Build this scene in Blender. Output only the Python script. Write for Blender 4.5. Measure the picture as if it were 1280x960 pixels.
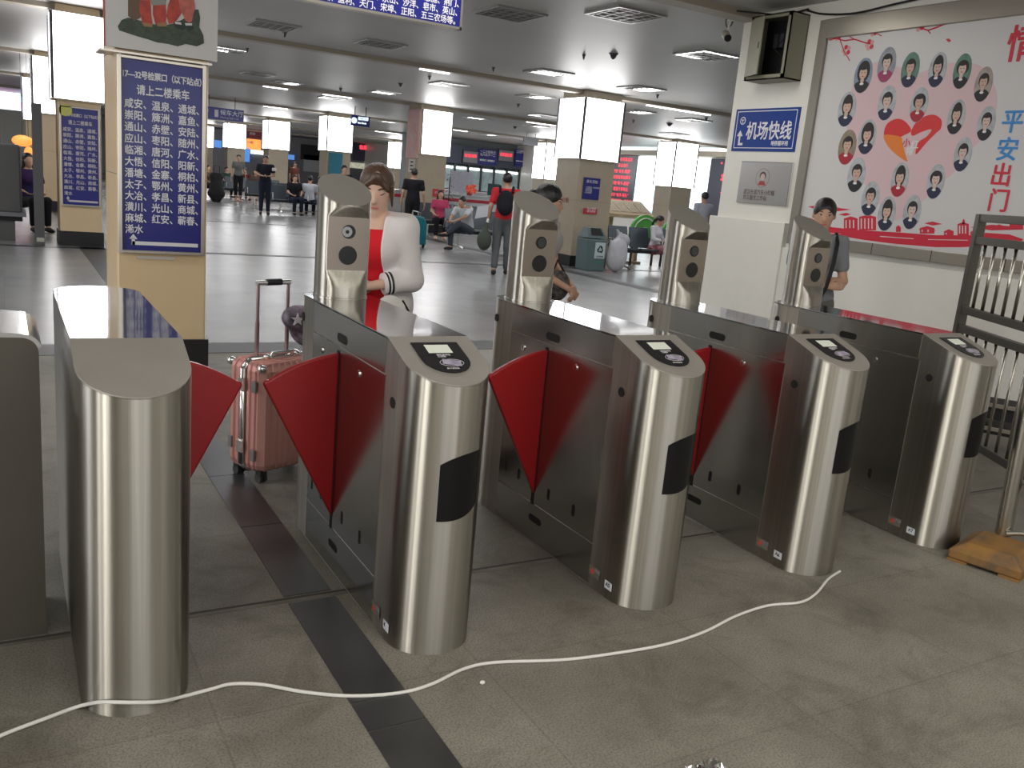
import bpy, bmesh, math, random
import numpy as np
from mathutils import Vector, Matrix, Euler
random.seed(7)
SC = bpy.context.scene
COL = SC.collection
for _o in list(bpy.data.objects): bpy.data.objects.remove(_o)

# ------------------------------------------------------------------ camera
YAW, PITCH, ROLL, FPX, CAMH = math.radians(30.68736), math.radians(12.61869), math.radians(5.24167), 1096.46, 1.47
_F = Vector((math.sin(YAW)*math.cos(PITCH), math.cos(YAW)*math.cos(PITCH), -math.sin(PITCH)))
_R0 = Vector((math.cos(YAW), -math.sin(YAW), 0)); _U0 = _R0.cross(_F)
_R = _R0*math.cos(ROLL)+_U0*math.sin(ROLL); _U = -_R0*math.sin(ROLL)+_U0*math.cos(ROLL)
cd = bpy.data.cameras.new('camera'); cam = bpy.data.objects.new('camera', cd); COL.objects.link(cam)
cam.matrix_world = Matrix(((_R.x,_U.x,-_F.x,0),(_R.y,_U.y,-_F.y,0),(_R.z,_U.z,-_F.z,CAMH),(0,0,0,1)))
cd.sensor_fit = 'HORIZONTAL'; cd.sensor_width = 36; cd.lens = FPX*36/1280; cd.clip_start = .05; cd.clip_end = 300
SC.camera = cam
def ray(x, y): return _R*((x-640)/FPX)-_U*((y-480)/FPX)+_F
def fl(x, y, z=0.0):
    d = ray(x,y); t = (z-CAMH)/d.z; return Vector((d.x*t, d.y*t, z))
def onX(x, y, X):
    d = ray(x,y); t = X/d.x; return Vector((X, d.y*t, CAMH+d.z*t))
def onY(x, y, Y):
    d = ray(x,y); t = Y/d.y; return Vector((d.x*t, Y, CAMH+d.z*t))

# ------------------------------------------------------------------ colour management, world, big lights
SC.view_settings.view_transform = 'Standard'; SC.view_settings.look = 'None'
SC.view_settings.gamma = 1; SC.view_settings.use_curve_mapping = False
SC.view_settings.exposure = 0.3
try:
    SC.cycles.use_denoising = True; SC.cycles.max_bounces = 8; SC.cycles.sample_clamp_indirect = 6
    SC.cycles.caustics_reflective = False; SC.cycles.caustics_refractive = False
except Exception: pass
W = bpy.data.worlds.new('world'); SC.world = W; W.use_nodes = True
bg = W.node_tree.nodes['Background']; bg.inputs[0].default_value = (.93,.96,1,1); bg.inputs[1].default_value = 1.3
def area(name, loc, size, power, color, rot):
    l = bpy.data.lights.new(name, 'AREA'); l.shape = 'RECTANGLE'; l.size, l.size_y = size; l.energy = power; l.color = color
    o = bpy.data.objects.new(name, l); COL.objects.link(o); o.location = loc; o.rotation_euler = rot; return o
R = math.radians
# daylight entering through the entrance openings behind the camera and on the left
area('entrance_daylight', (1.0,-5.9,1.9), (5.5,1.8), 22, (1,.96,.88), (R(75),0,0))
for y_, w_, p_ in ((-2.7,.35,60),(-1.3,.55,110),(.7,.25,50)): area('side_daylight_fill', (-7.9,y_,1.6), (w_,2.6), p_, (1,.97,.90), (R(90),0,R(-90)))  # unseen strips, shaped narrow to put bright streaks on the steel
# added fill lights at ceiling height over the lobby and the hall
area('lobby_ceiling_fill', (1.8,-.1,3.40), (6.5,2.2), 120, (1,.955,.86), (0,0,0))
area('side_daylight_fill', (-8.8,5.6,1.7), (3.4,2.3), 85, (.97,.98,1), (R(90),0,R(-90)))  # added side window light, brightens reflections in the columns and gate sides
area('lobby_ceiling_fill', (3.6,6.6,3.40), (4.5,.5), 48, (1,.97,.92), (0,0,0))
for y_ in (4.8,10.8,19.2): area('hall_ceiling_fill', (-4.2,y_,3.40), (5.5,.7), 100, (.97,.98,1), (0,0,0))
for y_ in (11.3,19.2,27.2,35.2,43.2):
    area('hall_ceiling_fill', (5.2,y_,3.40), (6.5,.7), 85, (.95,.97,1), (0,0,0))
    area('hall_ceiling_fill', (14.8,y_,3.40), (6.5,.7), 85, (.95,.97,1), (0,0,0))

# ------------------------------------------------------------------ materials
_M = {}
def mat(name, col=(.8,.8,.8), rough=.5, metal=0.0, emit=None, es=0.0, spec=.5, noise=None, bump=None, alpha=None, aniso=None, coat=None, trans=None):
    if name in _M: return _M[name]
    m = bpy.data.materials.new(name); m.use_nodes = True; nt = m.node_tree; N = nt.nodes; L = nt.links
    b = N['Principled BSDF']; b.inputs['Base Color'].default_value = (*col,1); b.inputs['Roughness'].default_value = rough
    b.inputs['Metallic'].default_value = metal; b.inputs['Specular IOR Level'].default_value = spec
    tc = N.new('ShaderNodeTexCoord')
    def nz(scale, detail=4, stretch=(1,1,1), r=.55):
        mp = N.new('ShaderNodeMapping'); mp.inputs['Scale'].default_value = stretch
        L.new(tc.outputs['Object'], mp.inputs['Vector'])
        n = N.new('ShaderNodeTexNoise'); n.inputs['Scale'].default_value = scale; n.inputs['Detail'].default_value = detail
        n.inputs['Roughness'].default_value = r
        L.new(mp.outputs['Vector'], n.inputs['Vector']); return n
    if noise:   # (scale, amount, stretch) or list of them
        prev = None
        base = N.new('ShaderNodeRGB'); base.outputs[0].default_value = (*col,1); prev = base.outputs[0]
        for it in (noise if isinstance(noise, list) else [noise]):
            sc_, am = it[0], it[1]; st = it[2] if len(it) > 2 else (1,1,1); c2 = it[3] if len(it) > 3 else tuple(c*(1-am) for c in col)
            n = nz(sc_, 5, st); rp = N.new('ShaderNodeValToRGB'); rp.color_ramp.elements[0].position = .38; rp.color_ramp.elements[1].position = .66
            L.new(n.outputs['Fac'], rp.inputs[0]); mx = N.new('ShaderNodeMix'); mx.data_type = 'RGBA'
            ml = N.new('ShaderNodeMath'); ml.operation = 'MULTIPLY'; ml.inputs[1].default_value = min(1, am*1.0 if len(it) > 3 else 1.0)
            L.new(rp.outputs[0], ml.inputs[0]); L.new(ml.outputs[0], mx.inputs[0])
            L.new(prev, mx.inputs[6]); mx.inputs[7].default_value = (*c2,1); prev = mx.outputs[2]
        L.new(prev, b.inputs['Base Color'])
    if bump:
        n = nz(bump[0], 4, bump[2] if len(bump) > 2 else (1,1,1)); bp = N.new('ShaderNodeBump'); bp.inputs['Strength'].default_value = bump[1]
        bp.inputs['Distance'].default_value = .01; L.new(n.outputs['Fac'], bp.inputs['Height']); L.new(bp.outputs[0], b.inputs['Normal'])
    if emit: b.inputs['Emission Color'].default_value = (*emit,1); b.inputs['Emission Strength'].default_value = es
    if aniso is not None:
        b.inputs['Anisotropic'].default_value = aniso; b.inputs['Anisotropic Rotation'].default_value = .25
        ge = N.new('ShaderNodeNewGeometry'); tg = N.new('ShaderNodeVectorMath'); tg.operation = 'CROSS_PRODUCT'; tg.inputs[1].default_value = (0,0,1); L.new(ge.outputs['True Normal'], tg.inputs[0]); L.new(tg.outputs[0], b.inputs['Tangent'])
    if coat: b.inputs['Coat Weight'].default_value = coat; b.inputs['Coat Roughness'].default_value = .08
    if trans: b.inputs['Transmission Weight'].default_value = trans; b.inputs['IOR'].default_value = 1.3
    _M[name] = m; return m

STEEL = mat('brushed_steel', (.54,.515,.46), .35, 1.0, noise=[(24,.26,(1,1,.01)),(75,.24,(1,1,.008))], aniso=.97)  # upright colour streaks: steel grain plus imitated reflection bands
STEELP = mat('steel_panel', (.45,.44,.42), .19, 1.0, bump=(240,.012,(1,.03,1)), noise=(2.0,.07))
STEELT = mat('steel_top', (.54,.54,.56), .06, 1.0, noise=(3,.05), bump=(6,.02))
STEELM = mat('steel_matt_cap', (.40,.375,.34), .5, .55, noise=(5,.08))
CHROME = mat('chrome', (.75,.75,.74), .12, 1.0)
DARKMETAL = mat('dark_metal', (.08,.08,.09), .35, .8)
BLACK = mat('black_plastic', (.012,.012,.014), .25, noise=(4,.3))
BLACKM = mat('black_matt', (.01,.01,.011), .7)
HOLE = mat('hole_black', (.006,.006,.006), .6)
REDP = mat('red_flap_acrylic', (.33,.005,.008), .28, noise=(2,.12), coat=.15)
WHITEP = mat('white_paint', (.78,.76,.72), .35, noise=(2,.05))
WALLT = mat('wall_white_tile', (.84,.825,.765), .28, noise=[(1.2,.05),(9,.03)])
MARBLE_LIT = mat('lit_beige_marble', (.78,.59,.36), .3, noise=[(1.6,.10),(7,.06)])  # the beige marble coloured brighter and warmer, as if sunlit
MARBLE = mat('beige_marble', (.52,.44,.33), .25, noise=[(1.6,.13),(7,.07)])
MARBLEJ = mat('stone_joint', (.30,.24,.17), .6)
SKIRT = mat('black_skirting', (.018,.018,.02), .3)
LIGHTBOX = mat('light_box_face', (.9,.9,.9), .4, emit=(1,.985,.99), es=6.5)
ALU = mat('aluminium_frame', (.58,.54,.48), .3, .9)
BLUE = mat('sign_blue', (.016,.020,.21), .3, coat=.12)
BLUE2 = mat('sign_blue_bright', (.008,.045,.27), .4, spec=.3)
LETTER = mat('sign_lettering_white', (.80,.80,.84), .7)
LETTERY = mat('sign_lettering_cream', (.62,.58,.60), .5)
CEIL = mat('ceiling_paint', (.46,.455,.44), .44, spec=.45, noise=(.35,.10))
CEILD = mat('ceiling_groove', (.20,.185,.16), .5)
GROOVE = mat('ceiling_beam_paint', (.33,.29,.23), .45)
LAMP = mat('lamp_diffuser', (.9,.9,.9), .5, emit=(1,.99,1), es=7.0)
LAMPS = mat('strip_lamp', (.9,.9,.9), .5, emit=(1,.98,.97), es=4.0)
GRILLE = mat('grille_metal', (.45,.45,.44), .3, .8)
REDLED = mat('red_led', (.9,.05,.08), .5, emit=(1,.05,.09), es=1.0)
SCREENB = mat('led_panel_dark', (.05,.055,.075), .4)
SCREENW = mat('led_screen_white', (.9,.95,1), .4, emit=(.84,.98,1), es=1.35)
CYAN = mat('led_screen_cyan', (.2,.8,.85), .4, emit=(.25,.85,.9), es=1.2)
PINKS = mat('led_screen_pink', (.9,.6,.9), .4, emit=(1,.62,.95), es=1.6)
ORANGE = mat('shop_sign_orange', (.9,.35,.08), .4, emit=(1,.30,.06), es=1.0, noise=(3,.5,(1,1,1),(.9,.7,.3)))
SHOPBLUE = mat('shop_sign_blue', (.1,.3,.8), .4, emit=(.12,.35,.9), es=.5)

def floor_mat(name, c1, c2, rough, tile, grout, speck, bmp, spec=.5, off=(0,0)):
    m = bpy.data.materials.new(name); m.use_nodes = True; nt = m.node_tree; N = nt.nodes; L = nt.links; b = N['Principled BSDF']
    tc = N.new('ShaderNodeTexCoord'); mp = N.new('ShaderNodeMapping'); mp.inputs['Location'].default_value = (off[0],off[1],0); L.new(tc.outputs['Object'], mp.inputs[0])
    n1 = N.new('ShaderNodeTexNoise'); n1.inputs['Scale'].default_value = 1.3; n1.inputs['Detail'].default_value = 8; n1.inputs['Roughness'].default_value = .65
    n2 = N.new('ShaderNodeTexNoise'); n2.inputs['Scale'].default_value = 160; n2.inputs['Detail'].default_value = 3
    L.new(tc.outputs['Object'], n1.inputs['Vector']); L.new(tc.outputs['Object'], n2.inputs['Vector'])
    br = N.new('ShaderNodeTexBrick'); br.offset = 0; br.inputs['Scale'].default_value = 1; br.inputs['Brick Width'].default_value = tile[0]; br.inputs['Row Height'].default_value = tile[1]
    br.inputs['Mortar Size'].default_value = grout; br.inputs['Mortar Smooth'].default_value = .3
    br.inputs['Color1'].default_value = (1,1,1,1); br.inputs['Color2'].default_value = (.90,.90,.90,1); br.inputs['Mortar'].default_value = (.80,.79,.77,1)
    L.new(mp.outputs[0], br.inputs['Vector'])
    r1 = N.new('ShaderNodeValToRGB'); r1.color_ramp.elements[0].color = (*c1,1); r1.color_ramp.elements[1].color = (*c2,1); r1.color_ramp.elements[0].position = .35; r1.color_ramp.elements[1].position = .68
    L.new(n1.outputs['Fac'], r1.inputs[0])
    r2 = N.new('ShaderNodeValToRGB'); r2.color_ramp.elements[0].color = (1-speck,)*3+(1,); r2.color_ramp.elements[1].color = (1,1,1,1); r2.color_ramp.elements[0].position = .36; r2.color_ramp.elements[1].position = .56
    L.new(n2.outputs['Fac'], r2.inputs[0])
    a = N.new('ShaderNodeMix'); a.data_type = 'RGBA'; a.blend_type = 'MULTIPLY'; a.inputs[0].default_value = 1; L.new(r1.outputs[0], a.inputs[6]); L.new(r2.outputs[0], a.inputs[7])
    if speck > .2:   # dust swirls and worn blotches
        n3 = N.new('ShaderNodeTexNoise'); n3.inputs['Scale'].default_value = 2.6; n3.inputs['Detail'].default_value = 9; n3.inputs['Roughness'].default_value = .7; n3.inputs['Distortion'].default_value = 1.6
        L.new(tc.outputs['Object'], n3.inputs['Vector']); r3 = N.new('ShaderNodeValToRGB')
        e_ = r3.color_ramp.elements; e_[0].position = .30; e_[0].color = (.66,.65,.62,1); e_[1].position = .50; e_[1].color = (1,1,1,1); x_ = e_.new(.64); x_.color = (1.0,1.0,1.0,1); x_ = e_.new(.74); x_.color = (1.4,1.4,1.38,1)
        L.new(n3.outputs['Fac'], r3.inputs[0]); a3 = N.new('ShaderNodeMix'); a3.data_type = 'RGBA'; a3.blend_type = 'MULTIPLY'; a3.inputs[0].default_value = 1
        L.new(a.outputs[2], a3.inputs[6]); L.new(r3.outputs[0], a3.inputs[7]); a = a3
    c = N.new('ShaderNodeMix'); c.data_type = 'RGBA'; c.blend_type = 'MULTIPLY'; c.inputs[0].default_value = 1; L.new(a.outputs[2], c.inputs[6]); L.new(br.outputs['Color'], c.inputs[7])
    L.new(c.outputs[2], b.inputs['Base Color'])
    rr = N.new('ShaderNodeMapRange'); rr.inputs[3].default_value = rough*(.85 if rough > .4 else .99); rr.inputs[4].default_value = rough*(1.2 if rough > .4 else 1.01); L.new(n1.outputs['Fac'], rr.inputs[0]); L.new(rr.outputs[0], b.inputs['Roughness'])
    b.inputs['Specular IOR Level'].default_value = spec
    bp = N.new('ShaderNodeBump'); bp.inputs['Strength'].default_value = bmp; bp.inputs['Distance'].default_value = .004; L.new(n2.outputs['Fac'], bp.inputs['Height']); L.new(bp.outputs[0], b.inputs['Normal'])
    return m
FLOORN = floor_mat('granite_floor_near', (.185,.172,.142), (.31,.292,.25), .5, (.8,.62), .004, .38, .3, .35, (.34,.32))
FLOORF = floor_mat('polished_floor', (.25,.25,.25), (.32,.32,.31), .27, (.8,.8), .0025, .06, .01, .5)
BAND = mat('black_granite', (.028,.029,.031), .35, noise=[(3,.4,(1,1,1),(.07,.07,.075)),(18,.25,(1,1,1),(.045,.047,.05))])
BANDF = mat('dark_polished_band', (.055,.056,.058), .42, spec=.3)

# ------------------------------------------------------------------ mesh helpers
class MB:
    def __init__(s): s.v = []; s.f = []; s.m = []; s.mats = []; s.sm = []
    def mi(s, m):
        if m not in s.mats: s.mats.append(m)
        return s.mats.index(m)
    def add(s, vs, fs, m, smooth=False):
        o = len(s.v); s.v += [tuple(v) for v in vs]; k = s.mi(m)
        for f in fs: s.f.append([o+i for i in f]); s.m.append(k); s.sm.append(smooth)
        return s
    def box(s, x0, x1, y0, y1, z0, z1, m):
        vs = [(x,y,z) for x in (x0,x1) for y in (y0,y1) for z in (z0,z1)]
        return s.add(vs, [(0,1,3,2),(4,6,7,5),(0,4,5,1),(2,3,7,6),(0,2,6,4),(1,5,7,3)], m)
    def obox(s, c, ax, ay, az, m):
        c = Vector(c); ax, ay, az = Vector(ax), Vector(ay), Vector(az)
        vs = [c+ax*i+ay*j+az*k for i in (-1,1) for j in (-1,1) for k in (-1,1)]
        return s.add(vs, [(0,1,3,2),(4,6,7,5),(0,4,5,1),(2,3,7,6),(0,2,6,4),(1,5,7,3)], m)
    def prism(s, pts, axis, a, b, m, smooth=False):
        # pts: 2d outline; axis: 'x','y','z' extrusion axis from a to b
        def P(p, t):
            return {'x':(t,p[0],p[1]), 'y':(p[0],t,p[1]), 'z':(p[0],p[1],t)}[axis]
        n = len(pts); vs = [P(p,a) for p in pts]+[P(p,b) for p in pts]
        s.add(vs, [(i,(i+1)%n,n+(i+1)%n,n+i) for i in range(n)], m, smooth)
        s.add(vs[:n], [tuple(range(n))[::-1]], m); s.add(vs[n:], [tuple(range(n))], m)
        return s
    def tube(s, pts, r, m, n=10, caps=True):
        pts = [Vector(p) for p in pts]; rs = r if isinstance(r, (list,tuple)) else [r]*len(pts); vs = []; 
        up = None
        for i, p in enumerate(pts):
            t = (pts[min(i+1,len(pts)-1)]-pts[max(i-1,0)]).normalized()
            if up is None:
                up = Vector((0,0,1)) if abs(t.z) < .9 else Vector((1,0,0))
            a = t.cross(up).normalized(); b = a.cross(t).normalized(); up = b
            for k in range(n):
                w = 2*math.pi*k/n; vs.append(p+(a*math.cos(w)+b*math.sin(w))*rs[i])
        fs = [(i*n+k, i*n+(k+1)%n, (i+1)*n+(k+1)%n, (i+1)*n+k) for i in range(len(pts)-1) for k in range(n)]
        s.add(vs, fs, m, True)
        if caps:
            s.add(vs[:n], [tuple(range(n))[::-1]], m); s.add(vs[-n:], [tuple(range(n))], m)
        return s
    def lathe(s, prof, m, n=28, c=(0,0,0), smooth=True):
        vs = []; c = Vector(c)
        for r, z in prof:
            for k in range(n):
                w = 2*math.pi*k/n; vs.append(c+Vector((r*math.cos(w), r*math.sin(w), z)))
        fs = [(i*n+k, i*n+(k+1)%n, (i+1)*n+(k+1)%n, (i+1)*n+k) for i in range(len(prof)-1) for k in range(n)]
        s.add(vs, fs, m, smooth)
        if prof[0][0] > 1e-4: s.add(vs[:n], [tuple(range(n))[::-1]], m)
        if prof[-1][0] > 1e-4: s.add(vs[-n:], [tuple(range(n))], m)
        return s
    def ell(s, c, r, m, nu=16, nv=10, rot=None):
        c = Vector(c); vs = []; fs = []
        for i in range(nv+1):
            t = math.pi*i/nv
            for k in range(nu):
                w = 2*math.pi*k/nu; p = Vector((r[0]*math.sin(t)*math.cos(w), r[1]*math.sin(t)*math.sin(w), r[2]*math.cos(t)))
                if rot: p = rot @ p
                vs.append(c+p)
        for i in range(nv):
            for k in range(nu): fs.append((i*nu+k, (i+1)*nu+k, (i+1)*nu+(k+1)%nu, i*nu+(k+1)%nu))
        return s.add(vs, fs, m, True)
    def poly(s, pts, m): return s.add(pts, [tuple(range(len(pts)))], m)
    def obj(s, name, parent=None, loc=None, bevel=None, rotz=None, seg=2, weld=True):
        me = bpy.data.meshes.new(name); me.from_pydata(s.v, [], s.f)
        for m in s.mats: me.materials.append(m)
        me.polygons.foreach_set('material_index', s.m); me.polygons.foreach_set('use_smooth', s.sm)
        me.validate(); me.update()
        bm = bmesh.new(); bm.from_mesh(me)
        if weld: bmesh.ops.remove_doubles(bm, verts=bm.verts, dist=1e-5)
        bmesh.ops.recalc_face_normals(bm, faces=bm.faces)
        for e in bm.edges:
            if len(e.link_faces) == 2 and e.calc_face_angle(0) > .6: e.smooth = False
        bm.to_mesh(me); bm.free()
        o = bpy.data.objects.new(name, me); COL.objects.link(o)
        if loc is not None: o.location = loc
        if rotz is not None: o.rotation_euler[2] = rotz
        if parent: o.parent = parent
        if bevel:
            b = o.modifiers.new('bevel','BEVEL'); b.width = bevel; b.segments = seg; b.limit_method = 'ANGLE'; b.angle_limit = R(40); b.use_clamp_overlap = True
        return o
def tag(o, label=None, cat=None, group=None, kind=None):
    if label: o['label'] = label
    if cat: o['category'] = cat
    if group: o['group'] = group
    if kind: o['kind'] = kind
    return o
def thing(name, label, cat, loc=(0,0,0), rotz=0, group=None):
    o = bpy.data.objects.new(name, None); COL.objects.link(o); o.empty_display_size = .1
    o.location = loc; o.rotation_euler[2] = rotz; return tag(o, label, cat, group)
def kids(o): return [c for c in bpy.data.objects if c.parent == o]
def copy_tree(o, parent=None):
    c = o.copy(); COL.objects.link(c); c.parent = parent
    for ch in kids(o): copy_tree(ch, c)
    return c
def struct(o): o['kind'] = 'structure'; return o
def text(name, s, size, m, parent=None, mtx=None, align='LEFT', ext=.001, space=1.0, line=1.0, bold=0.0, sx=1.0):
    cu = bpy.data.curves.new(name,'FONT'); cu.body = s; cu.size = size; cu.extrude = ext; cu.align_x = align; cu.align_y = 'TOP'
    cu.space_character = space; cu.space_line = line; cu.resolution_u = 2
    t = bpy.data.objects.new(name, cu); COL.objects.link(t); bpy.context.view_layer.update()
    me = bpy.data.meshes.new_from_object(t.evaluated_get(bpy.context.evaluated_depsgraph_get()))
    bpy.data.objects.remove(t); me.materials.clear(); me.materials.append(m)
    if bold:      # heavier strokes: the same glyphs laid over themselves, slightly shifted
        nv = len(me.vertices); co = np.zeros(nv*3); me.vertices.foreach_get('co',co); co = co.reshape(-1,3); fs = [list(p.vertices) for p in me.polygons]
        V4 = []; F4 = []
        for i_, (dx, dy) in enumerate(((-1,-.5),(1,.5),(-.4,1),(.4,-1))):
            V4 += (co+np.array((dx*bold,dy*bold,i_*.00002))).tolist(); F4 += [[v+i_*nv for v in f] for f in fs]
        me = bpy.data.meshes.new(name); me.from_pydata(V4,[],F4); me.materials.append(m); me.update()
    if sx != 1.0: me.transform(Matrix.Scale(sx,4,(1,0,0)))
    o = bpy.data.objects.new(name, me); COL.objects.link(o)
    if mtx is not None: o.matrix_local = mtx
    if parent: o.parent = parent
    return o
def MTX(origin, xa, ya):
    xa = Vector(xa).normalized(); ya = Vector(ya).normalized(); za = xa.cross(ya)
    o = Vector(origin)
    return Matrix(((xa.x,ya.x,za.x,o.x),(xa.y,ya.y,za.y,o.y),(xa.z,ya.z,za.z,o.z),(0,0,0,1)))
FRONT = ((1,0,0),(0,0,1))      # text facing -Y
SIDE = ((0,-1,0),(0,0,1))      # text facing -X

# ------------------------------------------------------------------ room shell
CZ = 3.45
struct(MB().box(-9,7.2,-6.2,7.0,-.1,0,FLOORN).obj('floor'))
struct(MB().box(-9,24,7.0,62,-.1,0,FLOORF).obj('floor'))
struct(MB().box(-9.2,24,-6.2,62,CZ,CZ+.15,CEIL).obj('ceiling'))
w = MB(); w.box(-9.2,-9,-6.2,-3.0,0,CZ,WALLT); w.box(-9.2,-9,1.2,3.6,0,CZ,WALLT); w.box(-9.2,-9,7.6,62,0,CZ,WALLT); w.box(-9.2,-9,3.6,7.6,2.9,CZ,WALLT); w.box(-9.2,-9,-3,1.2,2.8,CZ,WALLT); struct(w.obj('wall_left'))
w = MB(); w.box(-9.2,-2.2,-6.4,-6.2,0,CZ,WALLT); w.box(4.2,7.2,-6.4,-6.2,0,CZ,WALLT); w.box(-2.2,4.2,-6.4,-6.2,2.9,CZ,WALLT); struct(w.obj('wall_back'))
struct(MB().box(-9,24,62,62.2,0,CZ,WALLT).obj('wall_front'))
# right wall of the gate lobby ends in a white pier, the hall opens beyond it
w = MB(); w.box(6.9,7.6,-6.2,7.5,0,CZ,WALLT); struct(w.obj('wall_right'))
w = MB(); w.box(6.84,7.66,6.45,7.56,.12,1.36,WALLT); w.box(6.86,6.9,-6.2,6.45,.12,1.12,WALLT); struct(w.obj('trim_1', bevel=.006))
struct(MB().box(6.83,6.9,-6.2,7.57,0,.12,SKIRT).obj('baseboard_right'))
struct(MB().box(7.6,22.2,7.0,7.2,0,CZ,WALLT).obj('wall_side'))
struct(MB().box(22.0,22.2,7.2,62,0,CZ,WALLT).obj('wall_end'))
# floor bands
def band(n, x0, x1, y0, y1, m, h=.003): return struct(MB().box(x0,x1,y0,y1,-.002,h,m).obj('trim_%d'%n))
b_ = MB()
for y0, y1 in ((-1.0,-.3),(-.28,.45),(.455,1.2),(1.205,1.96),(1.965,2.10),(2.105,2.745),(2.80,3.45),(3.456,4.1),(4.105,4.8),(4.805,5.5),(5.505,6.2),(6.205,6.98)):
    b_.box(.815,.985,y0,y1,-.002,.003,BAND)
struct(b_.obj('trim_2'))
band(3,-9,6.83,6.95,7.35,BANDF); band(4,-9,22,14.6,14.8,BANDF); band(5,-9,22,22.5,22.7,BANDF); band(6,-9,22,30.5,30.8,BANDF)
band(7,1.0,1.35,7.35,62,BANDF); band(8,9.2,9.5,7.35,62,BANDF)
JOINT = mat('floor_joint_dark', (.05,.045,.04), .8); JOINTL = mat('floor_joint_light', (.17,.16,.135), .7, noise=(5,.4))
b_ = MB(); b_.box(-9,6.83,2.775,2.79,-.001,.0016,JOINT); b_.box(-9,6.83,2.755,2.775,-.001,.0018,JOINTL); struct(b_.obj('trim_9'))
# ceiling beams and grooves along X
n_ = 10
for y in (7.4, 15.25, 23.3, 31.2, 39.2, 47.2, 55.2):
    g = MB(); g.box(-9,22 if y > 8 else 7.6,y-.13,y+.10,CZ-.07,CZ+.01,GROOVE); g.box(-9,22 if y > 8 else 7.6,y+.10,y+.17,CZ-.012,CZ+.01,CEILD); struct(g.obj('trim_%d'%n_)); n_ += 1

# ------------------------------------------------------------------ ticket gates
GY = 2.26; GX = [.285, 1.175, 2.06, 2.945, 3.825]
def gh(y): return .98-.36*max(0.0,.27-y)
def stadium(w, y0, y1, n=20):
    r = w/2; pts = []
    for i in range(n+1):
        a = math.pi+math.pi*i/n; pts.append((r*math.cos(a), y0+r+r*math.sin(a)))
    for i in range(n+1):
        a = math.pi*i/n; pts.append((r*math.cos(a), y1-r+r*math.sin(a)))
    return pts
def slot(mb, side, y, z, wy, wz, m, d=.143):
    # rounded oblong on a side face, y/z centre
    n = 8; r = min(wy,wz)/2; pts = []
    for cx, cz, a0 in ((wy/2-r, wz/2-r, 0),(-wy/2+r, wz/2-r, 90),(-wy/2+r,-wz/2+r,180),(wy/2-r,-wz/2+r,270)):
        for k in range(5): a = R(a0+k*22.5); pts.append((y+cx+r*math.cos(a), z+cz+r*math.sin(a)))
    mb.prism(pts, 'x', side*.135, side*d, m)
def gate_shell(name, parent, plain=False):
    pts = stadium(.28, 0, 1.28); b = MB(); n = len(pts)
    # walls with the sloping front top
    vs = []
    for x, y in pts: vs += [(x,y,0.0),(x,y,gh(y)-.004)]
    # split the straight sides where the slope starts
    out = []
    for i,(x,y) in enumerate(pts):
        out.append((x,y))
        x2,y2 = pts[(i+1)%n]
        if abs(x-x2) < 1e-6 and abs(y2-y) > .3: out.append((x,.27))
    n = len(out); vs = []
    for x,y in out: vs += [(x,y,0.0),(x,y,gh(y)-.004)]
    b.add(vs, [(2*i,2*((i+1)%n),2*((i+1)%n)+1,2*i+1) for i in range(n)], STEEL, True)
    o = b.obj('cabinet', parent)
    # flat top and sloping front cap, slightly inset
    t = MB(); ft = [p for p in out if p[1] >= .27-1e-6]; sl = [p for p in out if p[1] <= .27+1e-6]
    def cap(P, m):
        P = sorted(P, key=lambda p: 0) 
        return P
    # order along the outline
    f1 = [(x,y,gh(y)) for x,y in out if y >= .27-1e-6]; f2 = [(x,y,gh(y)) for x,y in out if y <= .27+1e-6]
    def ordr(P, cy): return sorted(P, key=lambda p: math.atan2(p[1]-cy, p[0]))
    f1 = ordr(f1,.7); f2 = ordr(f2,.2)
    t.add([(x,y,z-.006) for x,y,z in f1]+f1, [tuple(range(len(f1),2*len(f1)))]+[(i,(i+1)%len(f1),len(f1)+(i+1)%len(f1),len(f1)+i) for i in range(len(f1))], STEELT)
    tag(t.obj('top_plate', parent), 'mirror-polished flat top')
    t = MB(); t.add([(x,y,z-.006) for x,y,z in f2]+f2, [tuple(range(len(f2),2*len(f2)))]+[(i,(i+1)%len(f2),len(f2)+(i+1)%len(f2),len(f2)+i) for i in range(len(f2))], STEELM)
    tag(t.obj('sloping_cap', parent), 'matt sloping front cap')
    return o
def side_panels(parent, side):
    X0, X1 = side*.1395, side*.1425; x0, x1 = min(X0,X1), max(X0,X1)
    up = MB(); up.box(x0,x1,.272,1.018,.862,.974,STEELP); slot(up,side,.68,.893,.105,.032,HOLE,.1432); up.obj('upper_side_panel', parent)
    md = MB(); md.box(x0,x1,.262,1.018,.173,.857,STEELP)
    for y, z in ((.959,.256),(.844,.256),(.597,.250),(.411,.250)): slot(md,side,y,z,.02,.05,HOLE,.1432)
    md.box(min(side*.13,side*.1445),max(side*.13,side*.1445),.705,.725,.165,.845,HOLE)
    d = md.obj('access_panel', parent)
    for y in (.903,.500):
        k = MB(); n = 18
        k.prism([(y+.013*math.cos(2*math.pi*i/n), .807+.013*math.sin(2*math.pi*i/n)) for i in range(n)],'x',side*.1425,side*.1465,CHROME)
        k.box(min(side*.146,side*.1472),max(side*.146,side*.1472),y-.002,y+.002,.799,.815,HOLE); k.obj('lock', d)
    lo = MB(); lo.box(x0,x1,.262,1.018,.01,.168,STEELP); slot(lo,side,.68,.107,.10,.03,HOLE,.1432); lo.obj('lower_side_panel', parent)
    fr = MB(); slot(fr,side,.198,.785,.035,.035,HOLE,.1425); fr.obj('sensor_window', parent)
    fr = MB(); slot(fr,side,1.163,.891,.028,.035,HOLE,.1425); fr.obj('sensor_window', parent)
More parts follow.
